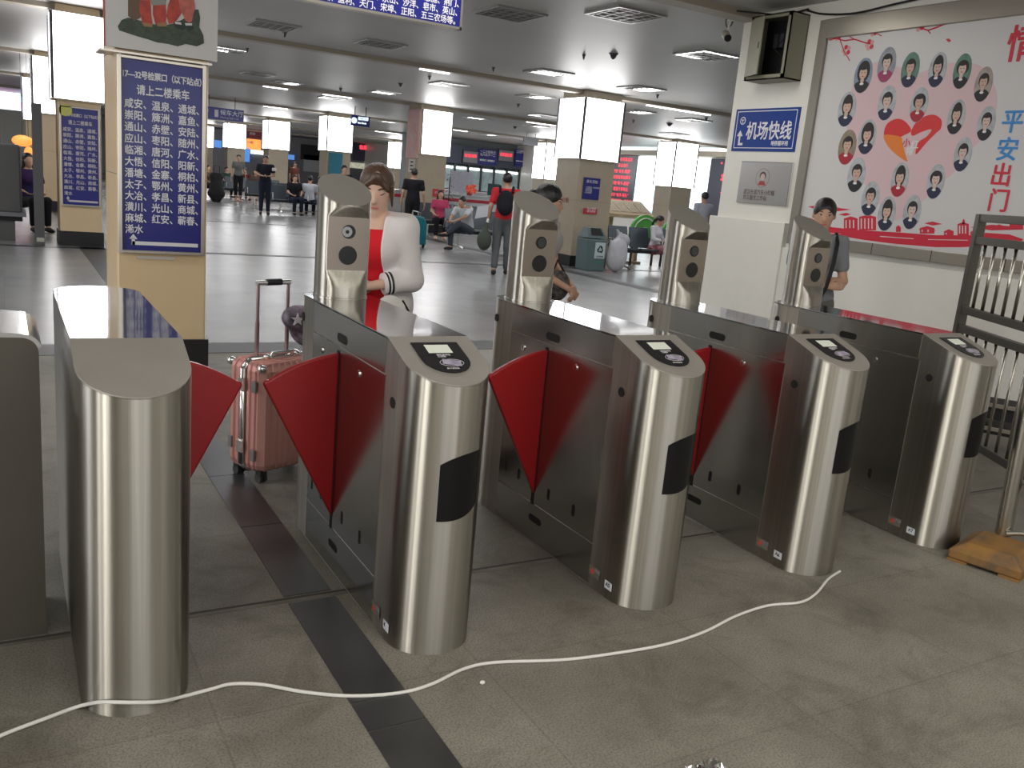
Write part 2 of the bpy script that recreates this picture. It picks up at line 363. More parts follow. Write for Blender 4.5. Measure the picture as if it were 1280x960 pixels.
def flap(parent, side):
    tipx, tipz, apz, topz = .268, .738, .212, .836
    pts = [(0,apz)]
    pts.append((tipx-.012, tipz-.03))
    for k in range(1,5): # rounded outer tip
        a = R(-20+k*30); pts.append((tipx-.018+.018*math.cos(a), tipz-.012+.018*math.sin(a)))
    # top arc about the apex, radius ~ .6
    Rr = topz-apz; a0 = math.atan2(tipz-apz+.006, tipx-.02); r0 = math.hypot(tipz-apz+.006, tipx-.02)
    for k in range(1,14):
        t = k/13; a = a0+(math.pi/2-a0)*t; r = r0+(Rr-r0)*t; pts.append((r*math.cos(a), apz+r*math.sin(a)))
    pts = [(side*(.143+x), z) for x,z in pts]
    b = MB(); b.prism(pts,'y',.703,.727,REDP); b.obj('flap', parent, bevel=.007, seg=3)
def camera_column(parent, lens):
    yc, r = 1.14, .105; zt = lambda y: 1.40-.98+.55*(y-yc); yf = yc-.066
    b = MB(); n = 96
    # levels: plain tube, sloping sill, flat recess, arched hood, plain tube
    lev = [0,.045,.070,.088,.106,.112]+[.18,.25,.318]+[.326,.334,.342,.350,.358,.366,1.0]
    vs = []; base = [(r*math.cos(2*math.pi*k/n), yc+r*math.sin(2*math.pi*k/n)) for k in range(n)]
    for z in lev:
        for x,y in base:
            yy = y
            if y < yf:
                dep = yf-y; full = yf-(yc-r)
                if .112 <= z <= .318: yy = yf
                elif .318 < z < .362: yy = max(y, yf-full*(z-.318)/.044)
                elif .045 < z < .112: yy = y if y > yf-(full*(1-(z-.045)/.067)) else yf-(full*(1-(z-.045)/.067))
            vs.append((x,yy,.98+(z if z < 1 else zt(y))))
    fs = [(i*n+k,i*n+(k+1)%n,(i+1)*n+(k+1)%n,(i+1)*n+k) for i in range(len(lev)-1) for k in range(n)]
    b.add(vs, fs, STEEL, True); c = b.obj('camera_column', parent)
    t = MB(); top = [(x,y,.98+zt(y)+.0005) for x,y in base]; t.add(top+[(x,y,z-.004) for x,y,z in top], [tuple(range(n))]+[(k,(k+1)%n,n+(k+1)%n,n+k) for k in range(n)], STEELM); t.obj('column_cap', c)
    # arched shade under the hood
    hd = MB(); hp_ = [(-.0815,0)]+[(.0815*math.cos(math.pi-math.pi*k/16), .030*math.sin(math.pi*k/16)) for k in range(17)]
    hd.prism([(x,.98+.306+z) for x,z in hp_],'y',yc-.1045,yf-.0005,mat('hood_shadow_steel',(.12,.105,.09),.5,.6)) if False else None
    f = MB(); f.box(-.0815,.0815,yf-.0025,yf+.001,.98+.112,.98+.318,mat('camera_face_steel',(.34,.29,.25),.32,.9)); f.obj('camera_face', c)
    y0 = yf-.0025
    def disc(z, rad, m, d=.003, x=0, yo=0):
        q = MB(); q.prism([(x+rad*math.cos(2*math.pi*i/28), z+rad*math.sin(2*math.pi*i/28)) for i in range(28)],'y',y0-d-yo,y0,m); return q
    disc(.98+.262,.027,BLACK).obj('camera_window', c)
    disc(.98+.170,.037,BLACK).obj('camera_window', c)
    if lens:
        q = disc(.98+.262,.020,mat('lens_ring',(.35,.36,.37),.3,.3),.006,-.008); l = q.obj('camera_lens', c)
        disc(.98+.262,.007,BLACK,.0075,-.008).obj('lens_glass', l)
    else:
        disc(.98+.262,.021,mat('dark_glass',(.03,.035,.04),.08),.0045).obj('camera_lens', c)
    g = MB(); g.lathe([(.108,0),(.108,.004),(.1055,.005)],STEEL,48,(0,yc,.98)); g.obj('column_collar', c)
    return c
def reader_panel(parent, st):
    s = .36; nrm = Vector((0,-s,1)).normalized(); ya = Vector((0,1,s)).normalized()
    O = Vector((0,.14,gh(.14)))+nrm*.0005
    def P(u, v, h=0): return O+Vector((1,0,0))*u+ya*v+nrm*h
    out = [(-.080,.095),(-.080,-.005)]
    for k in range(0,13): a = R(180+k*15); out.append((.080*math.cos(a), -.005+.078*math.sin(a)))
    out += [(.080,.095)]
    b = MB(); lo = [P(u,v,0) for u,v in out]; hi = [P(u,v,.003) for u,v in out]; n = len(out)
    b.add(lo+hi, [tuple(range(n,2*n))]+[(i,(i+1)%n,n+(i+1)%n,n+i) for i in range(n)], BLACK); pl = b.obj('reader_panel', parent)
    def pad(name, u0,u1,v0,v1,m,h=.004,par=pl):
        q = MB(); q.add([P(u0,v0,.003),P(u1,v0,.003),P(u1,v1,.003),P(u0,v1,.003),P(u0,v0,h),P(u1,v0,h),P(u1,v1,h),P(u0,v1,h)],[(4,5,6,7),(0,1,5,4),(1,2,6,5),(2,3,7,6),(3,0,4,7)],m); return q.obj(name,par)
    pad('display', -.042,.040,.030,.078, mat('display_face',(.62,.64,.56),.25,emit=(.8,.84,.75),es=.12))
    # card symbol in an oval ring
    q = MB(); pts = [P(.012+.040*math.cos(2*math.pi*k/24), -.028+.020*math.sin(2*math.pi*k/24), .0035) for k in range(25)]
    q.tube(pts,.0008,LETTERY,6,False); q.obj('card_ring',pl)
    c = R(-15) if st != 3 else R(10); 
    q = MB(); q.obox(P(.012,-.028,.0042), (Vector((1,0,0))*math.cos(c)+ya*math.sin(c))*.030, (ya*math.cos(c)-Vector((1,0,0))*math.sin(c))*.014, nrm*.0008, mat('card_face',(.42,.38,.50),.3,noise=(40,.4))); q.obj('sample_card',pl)
    M1 = MTX(P(-.022,.022,.0032),(1,0,0),ya); text('panel_text','请刷身份证\n二维码', .0095, LETTERY, pl, M1)
    M1 = MTX(P(-.018,-.056,.0032),(1,0,0),ya); text('panel_text','刷卡感应区', .0085, LETTERY, pl, M1)
    return pl
def ticket_window(parent):
    # curved black recess wrapping the right of the front cylinder
    b = MB(); r = .1412; pts = []
    def top(t): return .668-.034*(1-t)**3
    def bot(t): return .452+.040*(t**3)
    n = 18; vs = []
    for i in range(n+1):
        t = i/n; a = R(-112+t*62); x = r*math.cos(a); y = .14+r*math.sin(a)
        vs += [(x,y,bot(t)),(x,y,top(t))]
    vs2 = []
    for i in range(n+1):
        t = i/n; a = R(-112+t*62); x = .136*math.cos(a); y = .14+.136*math.sin(a); vs2 += [(x,y,bot(t)),(x,y,top(t))]
    N_ = len(vs); fs = [(2*i,2*i+2,2*i+3,2*i+1) for i in range(n)]
    fs += [(2*i+1,2*i+3,N_+2*i+3,N_+2*i+1) for i in range(n)]+[(2*i,2*i+2,N_+2*i+2,N_+2*i) for i in range(n)]+[(0,1,N_+1,N_),(2*n,2*n+1,N_+2*n+1,N_+2*n)]
    b.add(vs+vs2, fs, mat('window_black',(.006,.006,.007),.35,spec=.25), True); b.obj('ticket_window', parent)
def stickers(parent, tone):
    q = MB(); q.box(-.1432,-.1425,.195,.262,.048,.088,tone); s1 = q.obj('warranty_sticker', parent)
    q = MB(); q.box(-.1438,-.1432,.232,.252,.058,.076,mat('sticker_red',(.6,.08,.06),.5)); q.obj('sticker_mark', s1)
    text('sticker_text','联系电话\n合格检验', .0085, mat('sticker_ink',(.25,.25,.27),.6), s1, MTX((-.1434,.228,.084),*SIDE))
    q = MB(); q.box(-.1435,-.1418,.115,.158,.040,.070,mat('sticker_white',(.75,.78,.85),.4)); s2 = q.obj('number_sticker', parent)
    return s2
GL = ['plain steel end cabinet of the gate row, without camera column, red flap on its right',
 'steel flap gate next to the pink suitcase, round lens visible in its column',
 'middle steel flap gate of the row with white glare on its flat top',
 'steel flap gate at whose foot the white cable ends, second from the mural wall',
 'steel flap gate at the right end of the row next to the yellow block']
GN = ['', 'A5', 'A5', 'A6', 'A7']
for i, gx in enumerate(GX):
    g = thing('ticket_gate', GL[i], 'ticket gate', (gx,GY,0), 0, 'stainless steel ticket gates in a row')
    gate_shell('cabinet', g)
    if i: 
        side_panels(g,-1); camera_column(g, i == 1); reader_panel(g, i); ticket_window(g)
        s2 = stickers(g, ALU)
        text('number_text', ['','4','A5','A6','A7'][i], .022, BLACKM, s2, MTX((-.1437,.150,.068),*SIDE))
        if i < 4: flap(g,-1)
    if i < 4:
        side_panels(g, 1)
        if i < 3: flap(g, 1)
# steel cabinet standing on the left beside the plain end gate
g = thing('steel_cabinet','dark steel cabinet with rounded top corner cut off by the left edge of the photo','cabinet',(-.52,2.80,0))
b = MB(); out = [(-.6,0),(.60,0),(.60,.885)]
for k in range(1,7): a = R(k*15); out.append((.555+.045*math.cos(a), .885+.045*math.sin(a)))
out.append((-.6,.955)); b.prism(out,'y',0,.26,mat('dark_steel',(.085,.076,.062),.5,.2,noise=(2,.15))); b.obj('cabinet_body',g)
b = MB(); out = [(-.6,.955)]+[(-.6,.962)]+[(.5,.946)]+[(.56+.05*math.cos(R(90-k*18)), .89+.05*math.sin(R(90-k*18))) for k in range(0,5)]+[(.555+.045*math.cos(R(k*15)), .885+.045*math.sin(R(k*15))) for k in (1,3,6)]
b.prism(out,'y',.004,.40,CHROME); tag(b.obj('top_cover',g),'crumpled shiny steel top')

# ------------------------------------------------------------------ white cable, pebble, foil
pp = []
for x, y in [(-60,950),(0,920),(60,897),(95,884)]: pp.append(fl(x,y,.006))
for x, y in [(118,878.5),(135,877.5),(165,878),(200,877),(228,873)]:
    yh = 2.245
    for _ in range(4): cxx = onY(x,y,yh); yh = 2.40-math.sqrt(max(.147**2-(cxx.x-.285)**2,.0009))
    pp.append(Vector((cxx.x, yh, max(.006, cxx.z))))
for x, y in [(262,862),(290,855),(330,856),(380,865),(440,870),(500,866),(540,855),(580,836),(620,828),(700,825),(760,818),(830,806),(880,790),(920,770),(960,757),(1000,753),(1020,742),(1035,724),(1050,714)]: pp.append(fl(x,y,.006))
def smooth_pts(P, n=5):
    out = []
    for i in range(len(P)-1):
        p0 = P[max(i-1,0)]; p1 = P[i]; p2 = P[i+1]; p3 = P[min(i+2,len(P)-1)]
        for k in range(n):
            t = k/n; out.append(.5*((2*p1)+(p2-p0)*t+(2*p0-5*p1+4*p2-p3)*t*t+(3*p1-p0-3*p2+p3)*t*t*t))
    return out+[P[-1]]
b = MB(); b.tube(smooth_pts(pp),.0052,mat('cable_white',(.72,.71,.68),.4),8); tag(b.obj('power_cable'),'long white flat cable snaking across the floor in front of the gates','cable')
q = fl(603,853,.006); b = MB(); b.ell((0,0,0),(.009,.007,.006),mat('crumb_white',(.8,.78,.7),.6),8,6); tag(b.obj('pebble',None,q),'tiny white crumb on the floor between the cable and the camera','crumb')
q = fl(880,962,.0); g = thing('foil_wrapper','crumpled shiny wrapper on the floor at the bottom edge of the photo','wrapper',q)
b = MB()
random.seed(3); n = 12; vs = []; fs = []
for i in range(n):
    for j in range(6): vs.append(((i-n/2)*.012, (j-3)*.012, .004+random.random()*.016*(1 if 0<i<n-1 and 0<j<5 else 0)))
for i in range(n-1):
    for j in range(5): fs.append((i*6+j,(i+1)*6+j,(i+1)*6+j+1,i*6+j+1))
b.add(vs,fs,CHROME); o_ = b.obj('foil',g); m_ = o_.modifiers.new('solid','SOLIDIFY'); m_.thickness = .0015

# ------------------------------------------------------------------ pillars
def pillar(name, label, x0, y0, wx, wy, joints=True, skirt=.22, box=None, group='hall pillars'):
    g = thing('pillar', label, 'pillar', (x0,y0,0), 0, group)
    b = MB(); b.box(0,wx,0,wy,0,CZ,MARBLE_LIT if group == 'left row pillars' else MARBLE); s = b.obj('shaft', g, bevel=.012)
    b = MB(); 
    for z in (1.32,2.1,2.9): b.box(-.0015,wx+.0015,-.0015,wy+.0015,z,z+.005,MARBLEJ)
    b.obj('stone_joint', s)
    b = MB(); b.box(-.02,wx+.02,-.02,wy+.02,0,skirt,SKIRT); b.obj('skirting', g, bevel=.004)
    if box:
        z0, z1, d = box
        b = MB(); b.box(-d,wx+d,-d,wy+d,z0,z1,LIGHTBOX); lb = b.obj('light_box', g)
        f = MB()
        for xx in (-d,wx+d):
            for yy in (-d,wy+d): f.box(xx-.02,xx+.02,yy-.02,yy+.02,z0,z1,DARKMETAL)
        for zz in (z0-.012,z1):
            f.box(-d-.012,wx+d+.012,-d-.012,wy+d+.012,zz,zz+.012,ALU)
        tag(f.obj('light_box_frame', lb),'slim metal frame')
    return g
LB = (2.14,3.30,.04)
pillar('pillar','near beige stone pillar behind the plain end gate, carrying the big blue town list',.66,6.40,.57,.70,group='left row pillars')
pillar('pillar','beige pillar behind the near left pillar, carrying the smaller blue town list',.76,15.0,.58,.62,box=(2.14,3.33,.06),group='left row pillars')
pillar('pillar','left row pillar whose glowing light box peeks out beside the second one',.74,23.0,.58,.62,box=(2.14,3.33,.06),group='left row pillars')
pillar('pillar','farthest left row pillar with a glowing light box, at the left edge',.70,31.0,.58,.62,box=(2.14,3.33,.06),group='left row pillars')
pl_ = pillar('pillar','large beige pillar with bright light box and small blue notice, beside the recycling bin',10.0,15.0,.86,.86,box=LB,group='middle row pillars')
pillar('pillar','pillar with pink picture and light box behind the man in black T-shirt',10.0,23.0,.86,.86,box=None,group='middle row pillars')
pillar('pillar','pillar with light box above a teal poster behind the first camera column',10.0,31.0,.86,.86,box=LB,group='middle row pillars')
pillar('pillar','pillar with light box behind the standing man in dark clothes',10.0,39.0,.86,.86,box=LB,group='middle row pillars')
pillar('pillar','pillar with light box behind the woman in grey top',10.0,47.0,.86,.86,box=LB,group='middle row pillars')
pillar('pillar','farthest pillar light box beside the near pillar edge under the blue board',10.0,55.0,.86,.86,box=LB,group='middle row pillars')
pillar('pillar','pillar with light box in front of the white video screens at the right',19.0,23.0,.86,.86,box=(1.95,3.35,.04),group='right row pillars')
pillar('pillar','pillar with light box in front of the ticket windows, behind the man in red',19.0,31.0,.86,.86,box=(1.9,3.30,.04),group='right row pillars')
pillar('pillar','pillar light box glowing left of the red ticket displays',19.0,39.0,.86,.86,box=LB,group='right row pillars')
pillar('pillar','pillar with light box just right of the small hanging exit sign',19.0,47.0,.86,.86,box=(1.9,3.3,.04),group='right row pillars')
# light box and pink picture of the pillar behind the man in black
PINK = mat('pink_poster',(.62,.42,.40),.5,noise=[(3,.5,(1,1,1),(.75,.6,.58)),(6,.4,(1,1,1),(.7,.15,.12))])
g = thing('pillar_light_box','bright white light box on the front of the pillar behind the man in black T-shirt','light box',(10.03,22.95,2.14))
b = MB(); b.box(0,.86,-.06,.045,0,1.16,LIGHTBOX); b.obj('glowing_face',g); f = MB(); f.box(-.015,0,-.07,.04,-.015,1.175,ALU); f.box(.86,.875,-.07,.04,-.015,1.175,ALU); f.box(0,.86,-.07,.04,-.015,0,ALU); f.box(0,.86,-.07,.04,1.16,1.175,ALU); f.obj('frame',g)
b = MB(); b.box(9.95,9.995,23.0,23.8,2.0,3.3,PINK); tag(b.obj('pink_picture',bevel=.003),'faded pink picture on the side of the pillar behind the man in black','picture')
b = MB(); b.box(9.985,9.998,23.2,23.62,1.62,1.98,mat('poster_white',(.65,.62,.58),.5)); o_ = b.obj('side_notice'); tag(o_,'narrow pale notice with dark marks under the pink picture','notice')
g_ = MB(); 
for z in (1.88,1.78,1.68): g_.box(9.980,9.985,23.3,23.5,z,z+.035,BLACKM)
g_.obj('notice_marks',o_)
b = MB(); b.box(10.06,10.55,30.955,30.975,.95,2.08,mat('teal_poster',(.03,.24,.34),.4,noise=(30,.35,(1,1,3)))); tag(b.obj('teal_poster'),'teal notice poster under a light box behind the first camera column','poster')
# notices on the large pillar
def board(name, label, cat, x0, x1, y, z0, z1, m, lines=None, group=None, face='F', fr=None):
    g = thing(name,label,cat,((x0+x1)/2,y,z0),0,group); w2 = (x1-x0)/2
    b = MB(); b.box(-w2,w2,-.012,.0,0,z1-z0,m); b.obj('board_face',g)
    if fr:
        f = MB(); t = fr; f.box(-w2-t,-w2,-.03,0,-t,z1-z0+t,ALU); f.box(w2,w2+t,-.03,0,-t,z1-z0+t,ALU); f.box(-w2,w2,-.03,0,-t,0,ALU); f.box(-w2,w2,-.03,0,z1-z0,z1-z0+t,ALU); tag(f.obj('frame',g,bevel=.004),'brushed metal frame')
    return g
a1, a2 = onY(729.5,222,15), onY(746,250,15)
g = board('blue_notice','small blue notice with white writing on the large pillar above the bin','notice',a1.x,a2.x+.02,14.985,a2.z,a1.z+.01,BLUE)
text('notice_text','乘车须知', .07, LETTER, g, MTX((-.14,-.014,.38),*FRONT)); text('notice_text','1 文明候车 2 请勿吸烟\n3 看管物品\n4 配合安检\n5 有序排队', .035, LETTER, g, MTX((-.15,-.014,.25),*FRONT))
a1, a2 = onY(729,260,15), onY(744,268,15)
g = board('red_notice','small red label under the blue notice on the large pillar','notice',a1.x,a2.x+.02,14.985,a2.z,a1.z,mat('red_label',(.55,.04,.05),.5))
text('label_text','禁止吸烟\n请勿倚靠', .055, LETTER, g, MTX((-.09,-.014,.135),*FRONT))
tag(text('pillar_lettering','小红帽',.12,mat('faint_red_ink',(.42,.12,.12),.6),None,MTX((9.995,15.62,1.36),*SIDE)),'faint red lettering on the side of the large pillar','lettering')
a1 = onY(485,250,31)
# small hand rail notice right of pillar in black man
b = MB(); b.box(10.5,10.85,22.975,22.99,1.0,1.22,mat('red_label',(.55,.04,.05),.5)); tag(b.obj('red_plate'),'small red plate low on the pillar right of the man in black T-shirt','plate')
text('plate_text','注意安全',.07,LETTER,bpy.data.objects['red_plate'],MTX((10.54,22.972,1.16),*FRONT))

# ------------------------------------------------------------------ town list boards on the left row pillars
ROWS = ['咸安、温泉、通城、','崇阳、簰洲、嘉鱼、','通山、赤壁、安陆、','应山、枣阳、随州、','临湘、唐河、广水、','大悟、信阳、阳新、','潘塘、金寨、桐柏、','太子、鄂州、黄州、','大冶、孝昌、新县、','潢川、光山、商城、','麻城、红安、蕲春、','浠水']
def town_board(label, x0, x1, y, z0, z1, lm):
    g = board('town_list_board',label,'sign',x0,x1,y,z0,z1,BLUE,fr=.022); w = x1-x0; h = z1-z0; tx = -w/2
    def put(s, x, z, size, name='lettering', sp=1.0, sx=1.0, bold=.0): return text(name,s,size,lm,g,MTX((tx+x*w,-.0135,z*h),*FRONT),space=sp,sx=sx,bold=bold)
    put('17—32号检票口（以下站点）',.015,.945,w*.104,sp=.90,sx=.80,bold=.0013)
    put('请上二楼乘车',.19,.875,w*.135,sx=.80,bold=.0013)
    for i, r_ in enumerate(ROWS):
        parts = [p for p in r_.split('、') if p]
        z = .800-i*.0603
        for k, p in enumerate(parts):
            if k < len(parts): put(p+('、' if len(parts) > 1 else ''),.045+k*.325,z,w*.126,sx=.88,bold=.0010)
    a = MB()
    a.box(tx+.13*w,tx+.96*w,-.0145,-.012,.028*h,.048*h,lm); a.box(tx+.125*w,tx+.165*w,-.0145,-.012,.028*h,.064*h,lm)
    a.prism([(tx+.095*w,.060*h),(tx+.195*w,.060*h),(tx+.145*w,.088*h)],'y',-.0145,-.012,lm); a.obj('arrow',g)
    return g
BY = 6.385
t1, t2 = onY(152,78,BY), onY(251,318,BY)
town_board('large blue town list sign with white characters on the near beige pillar',.683,1.188,BY,.835,2.045,LETTER)
town_board('smaller looking blue town list sign on the second left pillar, partly under a yellow sticker',.80,1.30,14.985,.62,2.02,LETTERY)
b = MB(); b.prism([(.86+.09*math.cos(2*math.pi*k/20), 1.98+.085*math.sin(2*math.pi*k/20)) for k in range(20)],'y',14.955,14.965,mat('yellow_sticker',(.62,.60,.16),.5)); tag(b.obj('yellow_sticker'),'round yellow-green sticker on the corner of the farther town list sign','sticker')
b = MB(); b.box(.78,1.02,6.385,6.397,.775,.795,mat('tape_pale',(.62,.58,.52),.4)); tag(b.obj('tape_strip'),'strip of pale tape under the large town list sign','tape')
# poster with clay figures above the near sign
g = thing('statue_poster','large white poster of clay figures on a green rock above the near pillar sign','poster',(.595,6.36,2.10))
PW = mat('poster_vinyl',(.62,.61,.60),.35); 
b = MB(); b.box(0,.675,-.03,.0,0,1.34,PW); b.obj('poster_panel',g)
b = MB(); b.box(-.008,.0,-.032,.0,0,1.34,mat('poster_edge_red',(.5,.1,.07),.5)); b.obj('poster_edge',g)
def pxp(x, y): v = onY(x,y,6.33); return (v.x-.595, v.z-2.10)
def blob(name, pts, m, d=.0): 
    q = MB(); q.prism([pxp(x,y) for x,y in pts],'y',-.0325-d,-.03,m); return q.obj(name,g)
GRK = mat('poster_rock_green',(.045,.07,.05),.5,noise=[(14,.45),(40,.3,(1,1,1),(.12,.14,.08))]); PRD = mat('poster_red',(.55,.07,.05),.5,noise=(20,.35)); PRP = mat('poster_pinkred',(.60,.16,.13),.5,noise=(25,.3))
blob('rock',[(147,33),(152,25),(160,22),(172,25),(190,30),(205,32),(222,28),(235,20),(240,12),(248,12),(250,22),(249,34),(254,44),(255,54),(246,58),(232,55),(222,58),(210,55),(196,53),(184,49),(170,45),(158,41),(149,38)],GRK)
blob('trouser_leg',[(175,0),(188,0),(189,20),(191,32),(184,33),(178,29),(174,12)],PRD,.001)
blob('trouser_leg',[(191,7),(207,5),(208,20),(207,30),(200,33),(194,30),(191,18)],PRD,.001)
blob('trouser_leg',[(214,-4),(228,-4),(230,8),(226,18),(219,28),(211,30),(208,20),(210,6)],PRD,.0008)
blob('trouser_leg',[(222,-4),(242,-4),(244,10),(241,20),(239,30),(232,26),(226,14)],PRP,.001)
blob('grey_coat',[(187,-3),(208,-3),(207,6),(190,7)],mat('poster_grey',(.30,.30,.27),.6),.0015)
blob('dark_coat',[(160,-3),(175,-3),(176,22),(168,26),(160,20)],mat('poster_brown',(.16,.10,.07),.6),.0006)
blob('boot',[(177,28),(191,30),(190,34),(180,33)],mat('poster_tan',(.35,.2,.1),.6),.0015); blob('boot',[(196,29),(208,28),(209,33),(197,33)],mat('poster_tan',(.35,.2,.1),.6),.0015)
for pts in ([(217,27),(226,26),(233,34),(228,38),(218,33)],[(231,30),(240,27),(242,36),(236,39)]):
    blob('black_shoe',pts,mat('poster_shoe',(.02,.03,.03),.5),.002)
blob('white_sock',[(218,27),(226,28),(227,31),(219,30)],PW,.0026); blob('white_sock',[(231,29),(240,29),(240,32),(232,32)],PW,.0026)
b = MB(); b.box(.565,1.24,6.34,6.62,2.072,2.085,ALU); tag(b.obj('poster_ledge'),'thin metal ledge under the statue poster on the near pillar','ledge')

# hanging overhead sign
g = thing('hanging_sign','blue hanging sign with rows of white town names, cut off by the top edge','sign',(1.86,7.0,2.69))
b = MB(); b.box(.015,1.46,-.03,.03,.02,.75,BLUE); b.obj('board_face',g)
f = MB(); f.box(0,1.478,-.04,.04,0,.02,ALU); f.box(0,.018,-.04,.04,0,.76,ALU); f.box(1.46,1.478,-.04,.04,0,.76,ALU); f.obj('frame',g)
for i, s in enumerate(['天门、宋埠、正阳、五三农场等。','潜江、梦田、监利、京山、沙洋、皂市、英山、','仙桃、洪湖、石首、公安、松滋、恩施、荆门、']): pass
def hang(s, x, z, sz=.064): text('lettering',s,sz,LETTER,g,MTX((x,-.032,z),*FRONT),sx=.9,bold=.0006)
hang('、梦田、监利、天门、宋埠、正阳、五三农场等。',.19,.088)
hang('潜江、京山、沙洋、皂市、英山、',.605,.156); hang('仙桃、恩施、荆门、',.96,.224); hang('洪湖、石首、公安、',.96,.292)
f = MB()
for x in (.25,1.2): f.tube([(x,0,.75),(x,0,CZ-2.69)],.01,DARKMETAL,8)
f.obj('hanging_rod',g)

# ------------------------------------------------------------------ right wall: mural, signs, electric box, camera
MX = 6.90
g = thing('mural_billboard','wide white mural board with a heart of oval portraits on the right wall','billboard',(MX,0,0))
FRM = mat('mural_frame_metal',(.34,.315,.27),.32,.6,noise=(2,.08)); MW = mat('mural_vinyl',(.66,.65,.655),.35,noise=(1,.04))
MY0, MY1, MZ0, MZ1 = 1.2, 6.27, 1.265, 3.10
b = MB(); b.box(-.055,-.001,MY0,MY1,MZ0,MZ1,MW); b.obj('mural_panel',g)
f = MB(); f.box(-.085,0,MY1,6.37,1.165,3.27,FRM); f.box(-.085,0,MY0,MY1,1.165,MZ0,FRM); f.box(-.085,0,MY0,MY1,MZ1,3.27,FRM); f.obj('frame',g,bevel=.004)
for y in (5.35,4.75,4.1,3.4): f = MB(); f.box(-.0865,-.084,y-.003,y+.003,1.166,MZ0,BLACKM); f.obj('frame_joint',g)
def mu(x, y): v = onX(x,y,MX-.056); return (v.y, v.z)
def decal(name, pts, m, d, par=g, world=False):
    P = pts if world else [mu(x,y) for x,y in pts]
    q = MB(); q.prism(P,'x',-.0555-d,-.0545,m); return q.obj(name,par)
def c8(pts): return [(900+x/3.368, y/3.368) for x,y in pts]
def rounded(pts, n=5):
    out = []; m = len(pts)
    for i in range(m):
        p0, p1, p2, p3 = [Vector(pts[(i+k-1)%m]) for k in range(4)]
        for k in range(n):
            t = k/n; v = .5*((2*p1)+(p2-p0)*t+(2*p0-5*p1+4*p2-p3)*t*t+(3*p1-p0-3*p2+p3)*t*t*t); out.append((v.x,v.y))
    return out
RED = mat('mural_red',(.62,.02,.05),.4); RED2 = mat('mural_heart_red',(.68,.03,.03),.4); ORA = mat('mural_orange',(.80,.22,.03),.4); PNK = mat('mural_pink',(.70,.50,.53),.4); PLINE = mat('mural_line',(.62,.35,.25),.5)
big = c8([(770,290),(700,262),(640,268),(575,320),(545,420),(535,520),(545,620),(575,720),(625,800),(680,870),(735,925),(790,900),(850,850),(920,780),(990,720),(1060,630),(1120,560),(1160,470),(1165,400),(1140,330),(1090,275),(1020,262),(930,272),(860,300),(810,310)])
decal('pink_heart',rounded(big),PNK,.0004)
hh = c8([(805,550),(780,512),(745,500),(705,520),(690,560),(700,600),(735,645),(787,680),(782,660),(765,600),(760,580),(770,572)])
decal('red_heart',rounded(hh),RED2,.001)
decal('red_heart',rounded(c8([(805,552),(830,510),(870,487),(905,484),(932,505),(930,540),(910,560),(870,600),(825,650),(835,600),(870,575),(890,545),(850,555),(812,572)])),RED2,.0011)
decal('orange_swoosh',rounded(c8([(693,568),(760,576),(768,600),(780,650),(787,680),(735,645),(700,604)])),ORA,.0013)
for s_, (x_,y_), z_ in (('小',(772,584),.07),('红',(808,592),.07),('帽',(786,618),.07)):
    v = mu(900+x_/3.368,y_/3.368); text('heart_lettering',s_,z_*1.1,mat('mural_white',(.8,.8,.8),.4) if s_ != '小' else RED,g,MTX((-.0575,v[0],v[1]),*SIDE),bold=.001)
skins = [(.62,.43,.35),(.66,.50,.44),(.58,.40,.32)]
PORT = [(603,318,'b','k'),(702,273,'g','p'),(801,294,'G','n'),(916,294,'w','n'),(1020,300,'G','k'),(1109,355,'r','k'),(535,460,'w','n'),(703,434,'w','n'),(838,441,'w','R'),(995,493,'w','k'),(1121,520,'w','k'),(536,620,'o','R'),(620,577,'w','n'),(1022,650,'w','n'),(575,737,'w','k'),(757,757,'w','R'),(908,765,'w','n'),(633,836,'w','n'),(702,900,'w','n'),(808,893,'w','n')]
BGC = {'b':(.25,.33,.45),'g':(.33,.35,.40),'G':(.12,.25,.20),'w':(.50,.52,.56),'r':(.42,.35,.33),'o':(.30,.25,.18)}
TOC = {'k':(.02,.02,.025),'n':(.02,.025,.06),'p':(.35,.05,.14),'R':(.40,.02,.04)}
